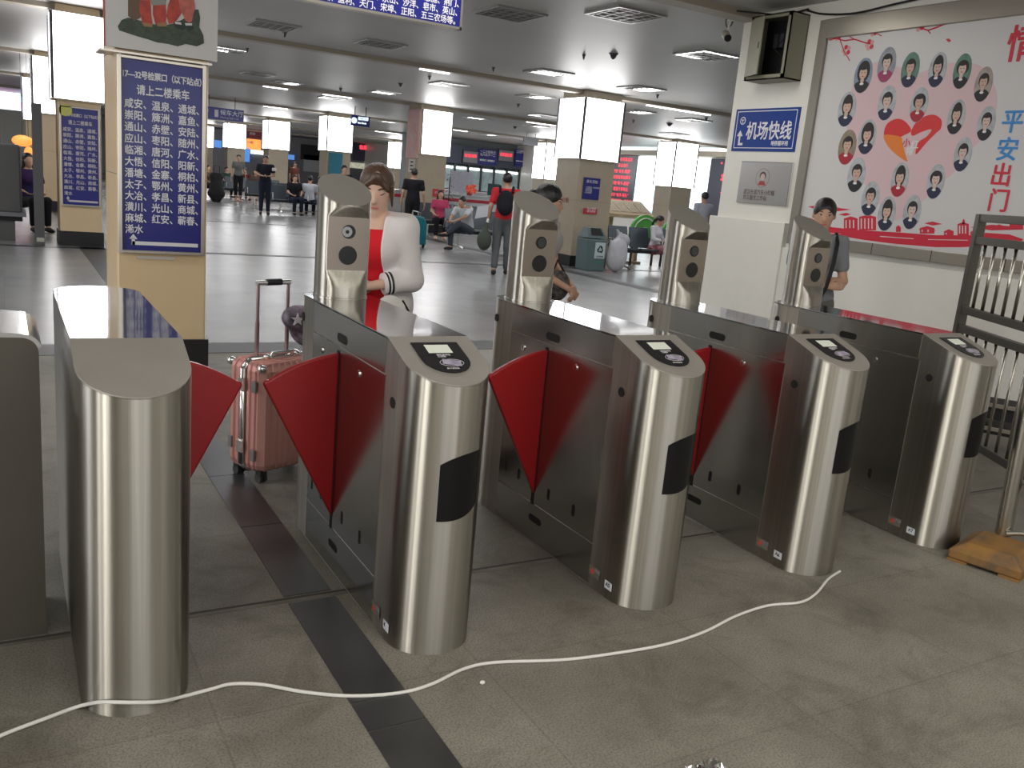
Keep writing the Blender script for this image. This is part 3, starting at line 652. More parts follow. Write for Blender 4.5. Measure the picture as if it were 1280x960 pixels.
for i,(x,y,bk,to) in enumerate(PORT):
    cx, cy = 900+x/3.368, y/3.368
    (ya,_),(yb,_) = mu(cx-11,cy), mu(cx+11,cy); _, za = mu(cx,cy-22); _, zb = mu(cx,cy+22)
    yc, zc, ry, rz = (ya+yb)/2, (za+zb)/2, abs(ya-yb)/2, abs(za-zb)/2
    ovp = [(yc+ry*math.cos(2*math.pi*k/30), zc+rz*math.sin(2*math.pi*k/30)) for k in range(30)]
    o_ = decal('portrait_oval',ovp,mat('portrait_bg_'+{'b':'blue','g':'grey','G':'green','w':'pale','r':'warm','o':'brown'}[bk],BGC[bk],.5,noise=(20,.25)),.002,world=True)
    def el(name, cy_, cz_, r1, r2, m, d):
        pts = []
        for k in range(22):
            a = 2*math.pi*k/22; py, pz = cy_+r1*math.cos(a), cz_+r2*math.sin(a); t = math.hypot((py-yc)/ry,(pz-zc)/rz)
            if t > .98: py, pz = yc+(py-yc)*.98/t, zc+(pz-zc)*.98/t
            pts.append((py,pz))
        decal(name,pts,m,d,o_,True)
    hr = mat('portrait_hair',(.025,.02,.02),.6); sk = mat('portrait_skin_%s'%'abc'[i%3],skins[i%3],.5)
    el('portrait_hair',yc,zc+rz*.22,ry*(.58 if i%4 else .7),rz*(.42 if i%3 else .62),hr,.003)
    el('portrait_torso',yc,zc-rz*.75,ry*.95,rz*.48,mat('portrait_top_'+{'k':'black','n':'navy','p':'pink','R':'red'}[to],TOC[to],.6),.0035)
    el('portrait_face',yc,zc+rz*.12,ry*.42,rz*.33,sk,.0045)
    el('portrait_neck',yc,zc-rz*.28,ry*.2,rz*.17,sk,.0041)
    el('portrait_fringe',yc+ry*.06,zc+rz*.42,ry*.44,rz*.12,hr,.005)
    for sgn in (-1,1): el('portrait_eye',yc+sgn*ry*.17,zc+rz*.16,ry*.07,rz*.022,hr,.005)
    el('portrait_mouth',yc,zc-rz*.05,ry*.13,rz*.025,RED,.005)
    el('portrait_collar',yc,zc-rz*.47,ry*.22,rz*.07,mat('mural_white',(.8,.8,.8),.4),.0043)
# red skyline
def c7(pts): return [(1080+x/6.4, 220+y/6.4) for x,y in pts]
v1 = mu(1016,250); v2 = mu(1279,318)
decal('red_ground',[(1005.5,296),(1012,272),(1040,284),(1080,288),(1130,291),(1170,294),(1220,294),(1232,291),(1262,293),(1279,299),(1277,302),(1240,307),(1200,309),(1170,309),(1120,305),(1080,300),(1040,293)],RED,.001)
for x0,x1,y0,y1,n in ((1055,1072,272,287,3),(1074,1095,270,288,4),(1180,1192,288,295,1),(1197,1211,279,294,3),(1203,1206,275,280,0),(1150,1168,284,292,2),(1120,1126,283,290,0),(1242,1256,282,287,0),(1262,1279,279,286,0),(1213,1221,289,294,0)):
    decal('red_building',[(x0,y1),(x0,y0+1),((x0+x1)/2,y0-1.5),(x1,y0+1),(x1,y1)],RED,.0014)
    for k in range(n): decal('building_window',[(x0+2+k*(x1-x0-3)/max(n,1),y1-2),(x0+2+k*(x1-x0-3)/max(n,1),y0+3),(x0+3.4+k*(x1-x0-3)/max(n,1),y0+3),(x0+3.4+k*(x1-x0-3)/max(n,1),y1-2)],MW,.0018)
for pts in ([(1155,279),(1166,277),(1178,280),(1166,282)],[(1212,284),(1240,281),(1279,284),(1279,287),(1240,288)],[(1010,258),(1030,256),(1050,260),(1064,262),(1048,264),(1020,262)],[(1048,268),(1058,266),(1064,268),(1056,270)],[(1128,276),(1140,274),(1149,277),(1140,279)],[(1148,287),(1158,284),(1170,288),(1160,291)]):
    decal('red_cloud',pts,RED,.0012)
for pts in ([(1020,290),(1050,292),(1052,292.6),(1020,291)],[(1100,295),(1142,298),(1142,298.8),(1100,296)],[(1160,299),(1210,300),(1210,300.8),(1160,299.8)]): decal('white_streak',pts,MW,.0016)
# plum branches
def branch(pts, r=.006):
    q = MB(); q.tube([(-.057,)+mu(x,y) for x,y in pts], r, RED, 6); q.obj('plum_branch',g)
branch([(1037,50),(1045,48),(1056,51),(1068,49),(1080,53),(1088,55)]); branch([(1050,50),(1053,58),(1056,66)],.004); branch([(1056,66),(1060,72),(1062,76)],.004); branch([(1068,49),(1062,46)],.004)
branch([(1137,34),(1148,34),(1160,38),(1172,34),(1188,27)],.006); branch([(1160,38),(1163,42)],.004); branch([(1082,38),(1094,41),(1101,36),(1108,36)]); branch([(1094,41),(1102,45)],.004)
for x,y,r in ((1047,45,4.5),(1058,63,5),(1087,56,5),(1150,32,5),(1092,40,4)):
    cy_, cz_ = mu(x,y)
    for k in range(5):
        a = 2*math.pi*k/5; s_ = r*.0075*.55
        decal('plum_blossom',[(cy_+math.cos(a)*s_*1.5+s_*math.cos(2*math.pi*j/10), cz_+math.sin(a)*s_*1.5+s_*math.sin(2*math.pi*j/10)) for j in range(10)],RED if k%2 else mat('plum_pink',(.72,.35,.36),.5),.0015,world=True)
decal('petal',[(1182,49),(1186,48),(1189,51),(1186,53)],RED,.001)
# lettering column
TB = mat('mural_blue',(.03,.25,.62),.4)
for s_, (x_,y_), m in (('平',(1265,152),TB),('安',(1258.5,187),TB),('出',(1251,219),RED),('门',(1247.5,251),RED)):
    v = mu(x_,y_); text('mural_lettering',s_,.19,m,g,MTX((-.0585,v[0]+.085,v[1]+.085),*SIDE),bold=.0028,ext=.002,sx=.95)
v = mu(1262,38); text('mural_lettering','情',.29,RED,g,MTX((-.0585,v[0]+.0,v[1]+.02),*SIDE),bold=.004,ext=.002)

def wall_sign(name, label, cat, p, m, th=.012):
    (x0,y0),(x1,y1) = p; a = onX(x0,y0,MX); c = onX(x1,y1,MX)
    g = thing(name,label,cat,(MX,(a.y+c.y)/2,c.z)); w = (a.y-c.y)/2; h = a.z-c.z
    b = MB(); b.box(-th,0,-w,w,0,h,m); b.obj('plate',g,bevel=.002); return g, w, h
g, w, h = wall_sign('airport_line_sign','blue rectangular sign with large white characters and arrow on the white pier','sign',((922,137),(993.5,190)),BLUE2)
f = MB(); e = .03
for a in ((-w+e,w-e,h-e,h-e+.008),(-w+e,w-e,e,e+.008)): f.box(-.0135,-.012,a[0],a[1],a[2],a[3],LETTER)
f.box(-.0135,-.012,-w+e,-w+e+.008,e,h-e,LETTER); f.box(-.0135,-.012,w-e-.008,w-e,e,h-e,LETTER); f.obj('border_line',g)
text('lettering','机场快线',.195,LETTER,g,MTX((-.0135,w-.19,h-.14),*SIDE),sx=.82,bold=.003)
text('lettering','地铁循环线',.052,LETTER,g,MTX((-.0135,-w+.33,.105),*SIDE),bold=.001,sx=.9)
q = MB(); cy_, cz_ = w-.12, h-.12
q.prism([(cy_+.04*math.cos(2*math.pi*k/24), cz_+.04*math.sin(2*math.pi*k/24)) for k in range(24)],'x',-.0135,-.012,LETTER)
q.prism([(cy_+.030*math.cos(2*math.pi*k/24), cz_+.030*math.sin(2*math.pi*k/24)) for k in range(24)],'x',-.0142,-.012,BLUE2)
q.box(-.0148,-.012,cy_-.005,cy_+.005,cz_-.022,cz_+.008,LETTER); q.box(-.0148,-.012,cy_-.02,cy_+.02,cz_+.004,cz_+.012,LETTER); q.obj('round_emblem',g)
q = MB(); q.box(-.0138,-.012,w-.115,w-.09,.075,.16,LETTER); q.box(-.0138,-.012,w-.16,w-.09,.06,.085,LETTER); q.prism([(w-.06,.155),(w-.145,.155),(w-.1025,.215)],'x',-.0138,-.012,LETTER); q.obj('arrow',g)
PLQ = mat('plaque_metal',(.42,.41,.40),.3,.75)
g, w, h = wall_sign('wall_plaque','grey metal plaque with small round portrait under the blue sign','plaque',((929,202.5),(984,258)),PLQ,.02)
f = MB(); f.box(-.026,0,-w-.012,-w,0,h,CHROME); f.box(-.026,0,-w,w,h,h+.008,CHROME); f.obj('edge',g)
q = MB(); cz_ = h*.63
for r_, m, d in ((.098,mat('plaque_print',(.30,.22,.20),.6),.0205),(.09,PLQ,.0209)): q.prism([(.02+r_*math.cos(2*math.pi*k/30), cz_+r_*math.sin(2*math.pi*k/30)) for k in range(30)],'x',-d,-.02,m)
inkp = mat('plaque_ink',(.10,.05,.05),.6)
q.prism([(.02+.045*math.cos(2*math.pi*k/20), cz_+.022+.042*math.sin(2*math.pi*k/20)) for k in range(20)],'x',-.0212,-.02,inkp)
q.prism([(.02+.032*math.cos(2*math.pi*k/20), cz_+.008+.036*math.sin(2*math.pi*k/20)) for k in range(20)],'x',-.0216,-.02,mat('plaque_face',(.55,.45,.40),.5))
q.prism([(-.035,cz_-.075),(.075,cz_-.075),(.055,cz_-.035),(.02,cz_-.028),(-.015,cz_-.035)],'x',-.0214,-.02,mat('plaque_red',(.4,.06,.06),.6)); q.obj('round_portrait',g)
text('plaque_text','武汉长途汽车小红帽\n党员服务工作站',.058,inkp,g,MTX((-.0205,w-.09,h*.34),*SIDE),sx=.85)
# electric box with open door
g = thing('electric_box','olive grey electric box with its door ajar high on the white pier','electric box',(MX,6.86,2.74))
EB = mat('olive_box_paint',(.26,.255,.185),.45,noise=(4,.2,(1,1,1),(.2,.19,.14))); dpt = .24
b = MB(); H_ = .62; w0, w1 = -.27, .27
for a in ((w0,w0+.012,0,H_),(w1-.012,w1,0,H_)): b.box(-dpt,-.0,a[0],a[1],0,H_,EB)
b.box(-dpt,0,w0,w1,0,.012,EB); b.box(-dpt,0,w0,w1,H_-.012,H_,EB); b.box(-.012,0,w0,w1,0,H_,EB)
b.box(-dpt,-dpt+.012,w0,w0+.045,0,H_,EB); b.box(-dpt,-dpt+.012,w1-.03,w1,0,H_,EB); b.box(-dpt,-dpt+.012,w0,w1,0,.045,EB); b.box(-dpt,-dpt+.012,w0,w1,H_-.04,H_,EB); b.obj('housing',g)
b = MB(); b.box(-.03,-.012,w0+.02,w1-.02,.02,H_-.02,mat('box_inside',(.01,.01,.012),.8))
for y in (-.15,-.08,.0): b.box(-.12,-.03,y,y+.05,.32,.45,mat('breaker_dark',(.04,.04,.045),.5))
b.obj('breaker_panel',g)
b = MB(); b.tube([(-.05,-.18,.5),(-.12,-.1,.42),(-.14,0,.3),(-.1,-.12,.2),(-.06,-.15,.05)],.006,BLACKM,6); b.obj('inner_wire',g)
b = MB(); b.box(-.014,0,-.30,0,.035,H_-.04,EB); b.box(-.02,-.014,-.27,-.255,.28,.34,DARKMETAL); d_ = b.obj('door',g,loc=(-dpt-.002,w1-.02,0)); d_.rotation_euler[2] = R(-22)
# wiring above
b = MB(); b.tube(smooth_pts([Vector((MX-.02,6.62,3.40)),Vector((MX-.03,6.4,3.34)),Vector((MX-.05,6.0,3.30)),Vector((MX-.04,5.6,3.33)),Vector((MX-.03,5.1,3.36)),Vector((MX-.02,4.4,3.38))]),.009,BLACKM,8); tag(b.obj('wall_cable'),'black cable sagging along the top of the right wall above the mural','cable')
b = MB(); b.tube(smooth_pts([Vector((MX-.4,7.2,3.40)),Vector((MX-.26,7.05,3.385)),Vector((MX-.12,6.9,3.375)),Vector((MX-.05,6.75,3.39)),Vector((MX-.03,6.6,3.41))]),.009,BLACKM,8); tag(b.obj('box_cable'),'black cable running to the olive electric box from the ceiling','cable')
b = MB(); b.box(6.84,6.9,1.2,5.2,3.37,3.44,BLACKM); tag(b.obj('wall_gap_strip'),'dark trunking filled with a black strip above the mural at the ceiling','gap')  # black strip stands in for the shade in the gap
# CCTV camera
q = onY(908,45,7.75); 
g = thing('cctv_camera','small bullet security camera hanging from the ceiling beside the white pier','security camera',(q.x,7.75,0))
b = MB(); b.tube([(0.03,0,CZ),(0.01,0,q.z+.06)],.012,WHITEP,10); b.lathe([(.04,CZ-.015),(.04,CZ)],WHITEP,16,(.03,0,0)); b.obj('bracket',g)
b = MB(); b.tube([(.06,.09,q.z+.04),(-.03,-.06,q.z-.03)],.042,mat('camera_shell',(.5,.45,.38),.4),18); b.obj('camera_body',g)
b = MB(); b.tube([(-.03,-.06,q.z-.03),(-.036,-.07,q.z-.035)],.038,BLACK,18); b.obj('lens',g)
b = MB(); b.tube(smooth_pts([Vector((.09,.02,CZ)),Vector((.10,.02,q.z+.22)),Vector((.07,.03,q.z+.12)),Vector((.03,.04,q.z+.10)),Vector((.0,.04,q.z+.16)),Vector((.01,.02,q.z+.3))]),.006,BLACKM,8); b.obj('camera_cable',g)

# ------------------------------------------------------------------ barrier by the mural wall and yellow block
FST = mat('fence_steel',(.50,.48,.43),.25,1.0); FSD = mat('fence_frame_steel',(.075,.068,.055),.4,.5)
P1 = Vector((5.02,3.22,0)); dr = Vector((-.53,-.85,0)).normalized()
g = thing('barrier_gate','tall stainless barrier panel with thin upright rods in front of the mural wall','barrier',P1)
def rail(z0, z1, t=.02): 
    b = MB(); b.obox(dr*.8+Vector((0,0,(z0+z1)/2)), dr*.8, dr.cross(Vector((0,0,1)))*t, Vector((0,0,(z1-z0)/2)), FSD); b.obj('rail',g,bevel=.003)
zt = onX(1230,268,5.02).z; z2 = onX(1226,296,5.02).z; z3 = onX(1217,384,5.02).z; z4 = onX(1213,407,5.02).z; z5 = .30
for z in (zt,z2,z3,z4,z5): rail(z-.045,z)
b = MB(); b.obox(Vector((0,0,zt/2)),dr*.025,dr.cross(Vector((0,0,1)))*.025,Vector((0,0,zt/2)),FSD); b.obj('post',g,bevel=.003)
b = MB(); b.obox(dr*1.6+Vector((0,0,zt/2)),dr*.025,dr.cross(Vector((0,0,1)))*.025,Vector((0,0,zt/2)),FSD); b.obj('post',g,bevel=.003)
for k in range(13):
    c = dr*(.12+k*.115); b = MB(); b.tube([c+Vector((0,0,z2-.04)),c+Vector((0,0,z3))],.010,FST,8); b.obj('upper_rod',g)
    b = MB(); b.tube([c+Vector((0,0,z4-.04)),c+Vector((0,0,z5))],.009,FST,8); b.obj('lower_rod',g)
q = fl(1183,699,0)
g = thing('counterweight_block','rusty yellow painted concrete block at the foot of the barrier by the last gate','block',(q.x,q.y,0), math.atan2(-.262,.075))
YB = mat('yellow_rust_paint',(.28,.145,.032),.6,noise=[(9,.8,(1,1,1),(.10,.075,.05)),(30,.5,(1,1,1),(.30,.13,.03))],bump=(25,.4))
b = MB(); L_, Wd = .30, .36
b.box(0,L_,0,Wd,.012,.05,YB)
b.add([(0.0,0.0,.05),(L_,0,.05),(L_,Wd,.05),(0,Wd,.05),(.06,.05,.095),(L_-.05,.05,.095),(L_-.05,Wd-.07,.095),(.06,Wd-.07,.095)],[(4,5,6,7),(0,1,5,4),(1,2,6,5),(2,3,7,6),(3,0,4,7)],YB); b.obj('block_top',g,bevel=.008)
b = MB(); b.box(0,.085,.0,Wd,0,.0125,YB); b.box(L_-.085,L_,0,Wd,0,.0125,YB); b.obj('foot',g)
q = fl(1256,668,.09)
g = thing('barrier_post','round polished post with ball finial standing on the yellow block at the right edge','post',(q.x-.015,q.y,.095)); g.rotation_euler = (0,R(-3),0)
b = MB(); b.tube([(0,0,0),(0,0,.80)],.036,FST,20); b.obj('post_tube',g)
b = MB(); b.lathe([(.042,.77),(.044,.79),(.042,.81),(.02,.82)],CHROME,20); b.ell((0,0,.855),(.045,.045,.045),CHROME,20,12); b.obj('ball_finial',g)
b = MB(); b.tube([(0,0,.55),(.25,-.12,.55),(.8,-.4,.55)],.012,FST,10); b.obj('side_arm',g)
b = MB(); b.tube(smooth_pts([Vector((-.03,-.03,.02)),Vector((0.02,-.10,.035)),Vector((.10,-.22,.02)),Vector((.2,-.36,.0))]),.013,FST,10); b.obj('bottom_pipe',g)
b = MB(); b.tube([(.05,-.13,.02),(.05,-.13,.72)],.010,FST,10); b.obj('thin_rod',g)
# low trolley rails behind the last gate
g = thing('low_rack','low black shelf with pale metal edges on the floor behind the last gate','rack',(5.75,3.55,0),R(-60))
b = MB(); b.box(-.5,.5,-.16,.16,.30,.34,BLACKM); b.box(-.5,.5,-.16,.16,.14,.18,BLACKM); b.obj('shelf',g,bevel=.004)
b = MB(); b.box(-.5,.5,-.172,-.16,.325,.35,ALU); b.box(-.5,.5,-.172,-.16,.165,.19,ALU); b.obj('edge_strip',g)
for x in (-.46,.46):
    for y in (-.13,.13): b = MB(); b.tube([(x,y,0),(x,y,.34)],.015,FST,8); b.obj('leg',g)

# ------------------------------------------------------------------ ceiling fixtures
tp = None
def troffer(px, py, kind, lab, s=.30):
    v = fl(px,py,CZ); d = v.length
    g = thing('ceiling_light' if kind != 'vent' else 'ceiling_vent', lab,'ceiling light' if kind != 'vent' else 'ceiling vent',(v.x,v.y,CZ),0,'square ceiling fixtures')
    f = MB(); t = .03
    for a in ((-s-t,s+t,-s-t,-s),(-s-t,s+t,s,s+t),(-s-t,-s,-s,s),(s,s+t,-s,s)): f.box(a[0],a[1],a[2],a[3],-.025,-.001,GRILLE)
    f.obj('frame',g)
    b = MB(); b.box(-s,s,-s,s,-.006,-.001,mat('fixture_back',(.16,.155,.14),.5)); b.obj('backing',g)
    if kind != 'vent':
        l = MB()
        if kind == 'ring':
            for a in ((-s,s,-s,-s+.05),(-s,-s+.05,-s,s),(-s,s*.3,s-.05,s)): l.box(a[0],a[1],a[2],a[3],-.02,-.008,LAMP)
        elif kind == 'tubes':
            for k in range(3): l.box(-s+.05,s-.05,-s+.09+k*.19,-s+.13+k*.19,-.02,-.008,LAMP)
        else: l.box(0,s-.03,-s+.05,s-.05,-.02,-.008,LAMP)
        l.obj('lamp_tube',g)
    gr = MB()
    for k in range(5): gr.box(-s+.05+k*(s*2-.1)/4-.006,-s+.05+k*(s*2-.1)/4+.006,-s,s,-.024,-.014,GRILLE)
    for k in range(4): gr.box(-s,s,-s+.08+k*(s*2-.16)/3-.006,-s+.08+k*(s*2-.16)/3+.006,-.024,-.014,GRILLE)
    gr.obj('louvre',g)
    return g
TR = [((341,31),'vent','unlit square ceiling grille beside the blue hanging sign'),((475,54),'vent','small dark ceiling vent just under the blue hanging sign'),
 ((637,16),'vent','dark ceiling vent right of the blue hanging sign'),((782,17),'vent','faint square ceiling grille nearest the camera above the large pillar'),
 ((884,68),'ring','square ceiling light with bright edges, nearest the white pier'),((686,90),'tubes','ceiling light with bright louvre tubes, above and left of the large light box pillar'),
 ((561,105),'ring','lit square fixture left of the strip lamp over the man in black'),((802,110),'half','half lit ceiling panel right of the large pillar light box'),
 ((796,139),'half','half lit ceiling panel below the strip lamp right of the large pillar'),((867,150),'ring','lit ceiling panel left of the blue airport sign'),
 ((283,61),'ring','ceiling light peeping out beside the statue poster'),((322,92),'vent','dark ceiling vent above the row of far light boxes'),
 ((480,115),'tubes','pair of small bright ceiling lamps above the exit sign'),((415,122),'ring','small lit fixture above the teal poster pillar'),
 ((679,144),'ring','lit square fixture left of the large pillar light box, lower one'),((669,120),'half','faint ceiling panel left of the large pillar light box, upper one'),
 ((596,147),'tubes','row of small lamps in the ceiling above the ticket displays'),((611,168),'half','small bright ceiling panel directly above the ticket displays'),
 ((670,157),'half','thin bright ceiling panel above the ticket hall pillar'),((336,131),'half','small bright ceiling panel over the far dark-clothed man'),((843,167),'vent','dark diamond vent over the white video screens'),
 ((487,152),'tubes','small lit fixture right of the exit sign'),((358,103),'half','short bright lamp panel beyond the statue poster')]
for p, k, l in TR: troffer(p[0],p[1],k,l)
def strip(px0, px1, y, lab):
    a = onY(px0[0],px0[1],y); c = onY(px1[0],px1[1],y)
    b = MB(); b.box(a.x,c.x,y+.01,y+.09,CZ-.088,CZ-.069,LAMPS); tag(b.obj('strip_lamp'),lab,'strip lamp','strip lamps along the ceiling beams')
for a, c, y, l in (((527,81),(563,87),15.25,'strip lamp glowing on the nearest beam left of the large pillar'),((812,124),(890,137),15.25,'long strip lamp on the nearest beam right of the large pillar'),
 ((330,102),(360,107),23.3,'strip lamp on the second beam above the far light boxes'),((405,115),(440,119),23.3,'strip lamp on the second beam with yellow tint'),
 ((660,150),(695,154),23.3,'strip lamp on the second beam beside the large light box'),((330,128),(360,132),31.2,'strip lamp on the third beam above the dark-clothed man'),
 ((568,158),(585,161),31.2,'strip lamp on the third beam right of the pink picture pillar'),((470,158),(500,161),39.2,'strip lamp on the fourth beam above the centre light box'),
 ):
    strip(a,c,y,l)
for i,(px,py,rad,l) in enumerate([(356,40,.045,'small sprinkler on the ceiling under the first grille'),(309,60,.035,'ceiling sprinkler right of the statue poster'),(501,104,.07,'black ceiling speaker left of the strip lamp'),(537,95,.04,'ceiling sprinkler just above the strip lamp'),
 (426,110,.05,'ceiling sprinkler over the second beam'),(339,106,.06,'ceiling sprinkler over the far light boxes'),(617,84,.035,'lone sprinkler in the middle of the ceiling'),(648,130,.05,'sprinkler left of the large light box'),(644,158,.09,'dark dome camera on the ceiling above the man in red'),
 (730,68,.03,'sprinkler directly above the large pillar'),(767,67,.075,'round ceiling speaker above the large pillar'),(822,118,.04,'sprinkler next to the long strip lamp'),(837,154,.10,'dark dome on the ceiling before the video wall'),(883,147,.05,'sprinkler nearest the blue airport sign'),(792,150,.045,'sprinkler right of the large light box'),(641,240-82,.0,'')]):
    if rad <= 0: continue
    rad *= .72
    v = fl(px,py,CZ); b = MB(); b.lathe([(rad*1.25,0),(rad*1.2,-.012),(rad*.9,-.02),(rad*.7,-.05),(rad*.3,-.075),(0,-.08)],DARKMETAL,16); tag(b.obj('ceiling_sprinkler' if rad < .047 else 'ceiling_speaker',None,v),l,'sprinkler' if rad < .047 else 'speaker','round ceiling fittings')

# ------------------------------------------------------------------ video wall on the far right wall
LX = 21.98
def led(name, label, px, m, parent=None, d=.06):
    (x0,y0),(x1,y1) = px; a = onX(x0,y0,LX); c = onX(x1,y1,LX); z1 = max(a.z,c.z); z0 = min(a.z,c.z)
    b = MB(); b.box(LX-d,LX,min(a.y,c.y),max(a.y,c.y),z0,z1,m); o = b.obj(name,parent)
    return o, max(a.y,c.y), z1
struct(MB().box(21.6,22,20,34,3.12,3.30,GROOVE).obj('trim_30'))
b = MB(); b.box(21.93,21.99,19.5,33,3.30,3.44,SCREENW); tag(b.obj('cove_lamp'),'glowing cove strip above the video wall','cove lamp')
g = thing('video_wall','large glowing white and cyan video screen behind the right pillar','screen',(0,0,0))
b = MB(); b.box(21.90,21.98,24.55,28.75,.95,3.08,SCREENW); b.obj('screen_face',g)
b = MB(); b.box(21.885,21.90,24.6,28.7,.95,1.03,CYAN); b.box(21.885,21.90,28.0,28.5,1.15,1.3,CYAN); b.box(21.885,21.90,27.2,27.5,1.5,1.75,CYAN); b.box(21.885,21.90,25.2,26.4,1.0,1.14,CYAN); b.obj('cyan_picture',g)
g = thing('led_text_board','tall dark board with nine lines of red glowing characters left of the video screen','screen',(0,0,0))
b = MB(); b.box(21.86,21.98,28.78,31.6,.75,3.1,SCREENB); b.obj('board_face',g)
LT = ['欢迎您 来到客运站','安全出行','旅客须知“实名-购票”','请提前到站乘车','配合安检“刷卡-进站”','看管行李物品','文明候车“有序-排队”','祝您旅途愉快一路平安','“一路平安”']
for i, s_ in enumerate(LT):
    wd = len(s_)*.172; text('led_lettering',s_,.165,REDLED,g,MTX((21.855,29.68+wd/2-.05*(i%2),3.02-i*.235),*SIDE),bold=.001,space=1.05)
g = thing('led_side_board','dark board with red glowing marks between the video screen and the white pier','screen',(0,0,0))
b = MB(); b.box(21.88,21.98,21.2,24.5,.75,3.08,SCREENB); b.obj('board_face',g)
text('led_lettering','发车时刻表',.25,REDLED,g,MTX((21.875,23.9,2.55),*SIDE),bold=.008)
b = MB(); b.prism([(23.55,2.05),(23.0,2.05),(23.2,2.3)],'x',21.86,21.88,ORANGE); b.box(21.86,21.88,23.9,23.96,2.9,2.96,REDLED); b.box(21.86,21.88,23.75,23.79,1.9,1.94,REDLED); b.obj('orange_mark',g)
b = MB(); b.box(21.9,21.96,30.9,33,1.9,2.5,BLUE2); 

# ------------------------------------------------------------------ ticket hall at the back
TY = 38.0
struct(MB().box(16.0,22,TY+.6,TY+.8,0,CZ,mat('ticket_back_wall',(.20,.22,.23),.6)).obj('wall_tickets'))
g = thing('ticket_counter','long ticket counter with glass windows under blue and red displays at the back','counter',(0,TY,0))
b = MB(); b.box(17,21.98,-.25,.3,0,1.05,mat('counter_front',(.45,.47,.50),.4)); b.box(17,21.98,-.3,.32,1.05,1.10,WHITEP); b.obj('counter_body',g)
GLS = mat('ticket_glass',(.55,.70,.72),.12,spec=.6,noise=(1.5,.5,(1,1,1),(.12,.2,.22)))
for k in range(7):
    x0 = 17.1+k*.70; b = MB(); b.box(x0,x0+.62,.16,.18,1.14,2.2,GLS); pn = b.obj('window_glass',g)
    b = MB(); b.box(x0+.04,x0+.56,.14,.155,2.08,2.16,LAMPS); tag(b.obj('window_lamp',pn),'bright strip at the window top')
    b = MB(); b.box(x0+.62,x0+.70,.1,.25,1.1,2.35,DARKMETAL); b.obj('mullion',g)
b = MB(); b.box(17,21.98,.05,.3,2.3,3.15,mat('header_dark',(.07,.08,.12),.5)); b.obj('header',g)
def tdisp(lab, x0, x1, y0, y1, kind):
    a = onY(x0,y0,TY-.02); c = onY(x1,y1,TY-.02); z1 = a.z; z0 = c.z-.0
    z0 = onY(x0,y1,TY-.02).z
    g2 = thing('ticket_display',lab,'display',((a.x+c.x)/2,TY-.01,z0),0,'displays above the ticket windows'); w = (c.x-a.x)/2; h = z1-z0
    b = MB(); b.box(-w,w,-.02,.05,0,h,SCREENB if kind == 'r' else BLUE); b.obj('display_face',g2)
    if kind == 'r': 
        b = MB(); b.box(-w*.92,w*.92,-.03,-.02,h*.1,h*.92,mat('display_grey',(.28,.26,.28),.5)); b.obj('inner_panel',g2)
        text('display_text','普通售票',w*.40,REDLED,g2,MTX((-w*.82,-.035,h*.72),*FRONT),bold=.004)
    else:
        text('display_text','一二三四五六\n七八九十一二',w*.27,LETTER,g2,MTX((-w*.85,-.03,h*.95),*FRONT),bold=.004)
        text('display_text','售票窗口 退票窗口',w*.19,LETTER,g2,MTX((-w*.85,-.03,h*.35),*FRONT),bold=.004)
tdisp('red lit ticket display farthest left',579,597,187,204,'r'); tdisp('blue ticket board with white columns between two red displays',598.5,621,186,205,'b'); tdisp('red lit ticket display between the two blue boards',623.5,641.5,186,202,'r'); tdisp('blue ticket board partly behind a pillar light box',645,656,186,208,'b')
# white information counter with a red stripe
g = thing('information_counter','long white counter with red stripe behind the waiting seats','counter',(0,25,0))
b = MB(); b.box(8.4,17.5,-.3,.3,0,1.05,mat('counter_white',(.62,.63,.66),.3)); b.box(8.4,17.5,-.34,.34,1.05,1.09,mat('counter_top',(.55,.56,.58),.2)); b.obj('counter_body',g)
b = MB(); b.box(8.4,17.5,-.31,-.3,.88,.97,mat('stripe_red',(.50,.03,.06),.4)); tag(b.obj('stripe',g),'red stripe')
b = MB(); 
for k in range(9): b.box(9.3+k,9.31+k,-.312,-.3,0,1.05,JOINT)
b.obj('panel_joint',g)
def at25(px, py): v = onY(px,py,25); return v
q = at25(587,241); b = MB(); random.seed(5)
g = thing('flower_bunch','bunch of orange red artificial flowers on the white information counter','flowers',(q.x,25,1.09))
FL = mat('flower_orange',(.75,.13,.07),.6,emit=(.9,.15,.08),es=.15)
for k in range(26):
    a = random.random()*6.28; r_ = random.random()*.22; b.ell((r_*math.cos(a),r_*.5*math.sin(a),.10+random.random()*.22),(.05,.05,.045),FL,8,6)
b.obj('blossoms',g); b = MB(); b.lathe([(.08,0),(.1,.12)],mat('pot_red',(.4,.05,.05),.5),14); b.obj('pot',g)
q = at25(616,247); g = thing('counter_monitor','dark green-black monitor seen from behind on the information counter','monitor',(q.x,25,1.09))
b = MB(); b.box(-.2,.2,-.03,.03,.06,.42,mat('monitor_back',(.03,.07,.07),.5)); b.obj('monitor_back',g,bevel=.01); b = MB(); b.box(-.03,.03,-.03,.03,.01,.1,BLACKM); b.box(-.12,.12,-.08,.08,0,.015,BLACKM); b.obj('stand',g)
a1, a2 = onY(563,213,26), onY(590,243,26); g = board('notice_screen','pale upright notice screen behind the orange flowers','notice',a1.x,a2.x,26,1.15,a1.z,mat('pale_blue_board',(.52,.54,.62),.4,noise=(12,.15)))
b = MB(); b.box(-.02,.02,0,.03,-1.15,.0,ALU); b.obj('stand',g)
a1 = onY(559,225,24.6); g = thing('potted_plant','dark leafy potted plant beside the pillar of the man in black T-shirt','plant',(a1.x,24.4,0))
b = MB(); b.lathe([(.13,0),(.17,.3),(.16,.3)],mat('pot_dark',(.1,.08,.06),.5),16); b.obj('pot',g)
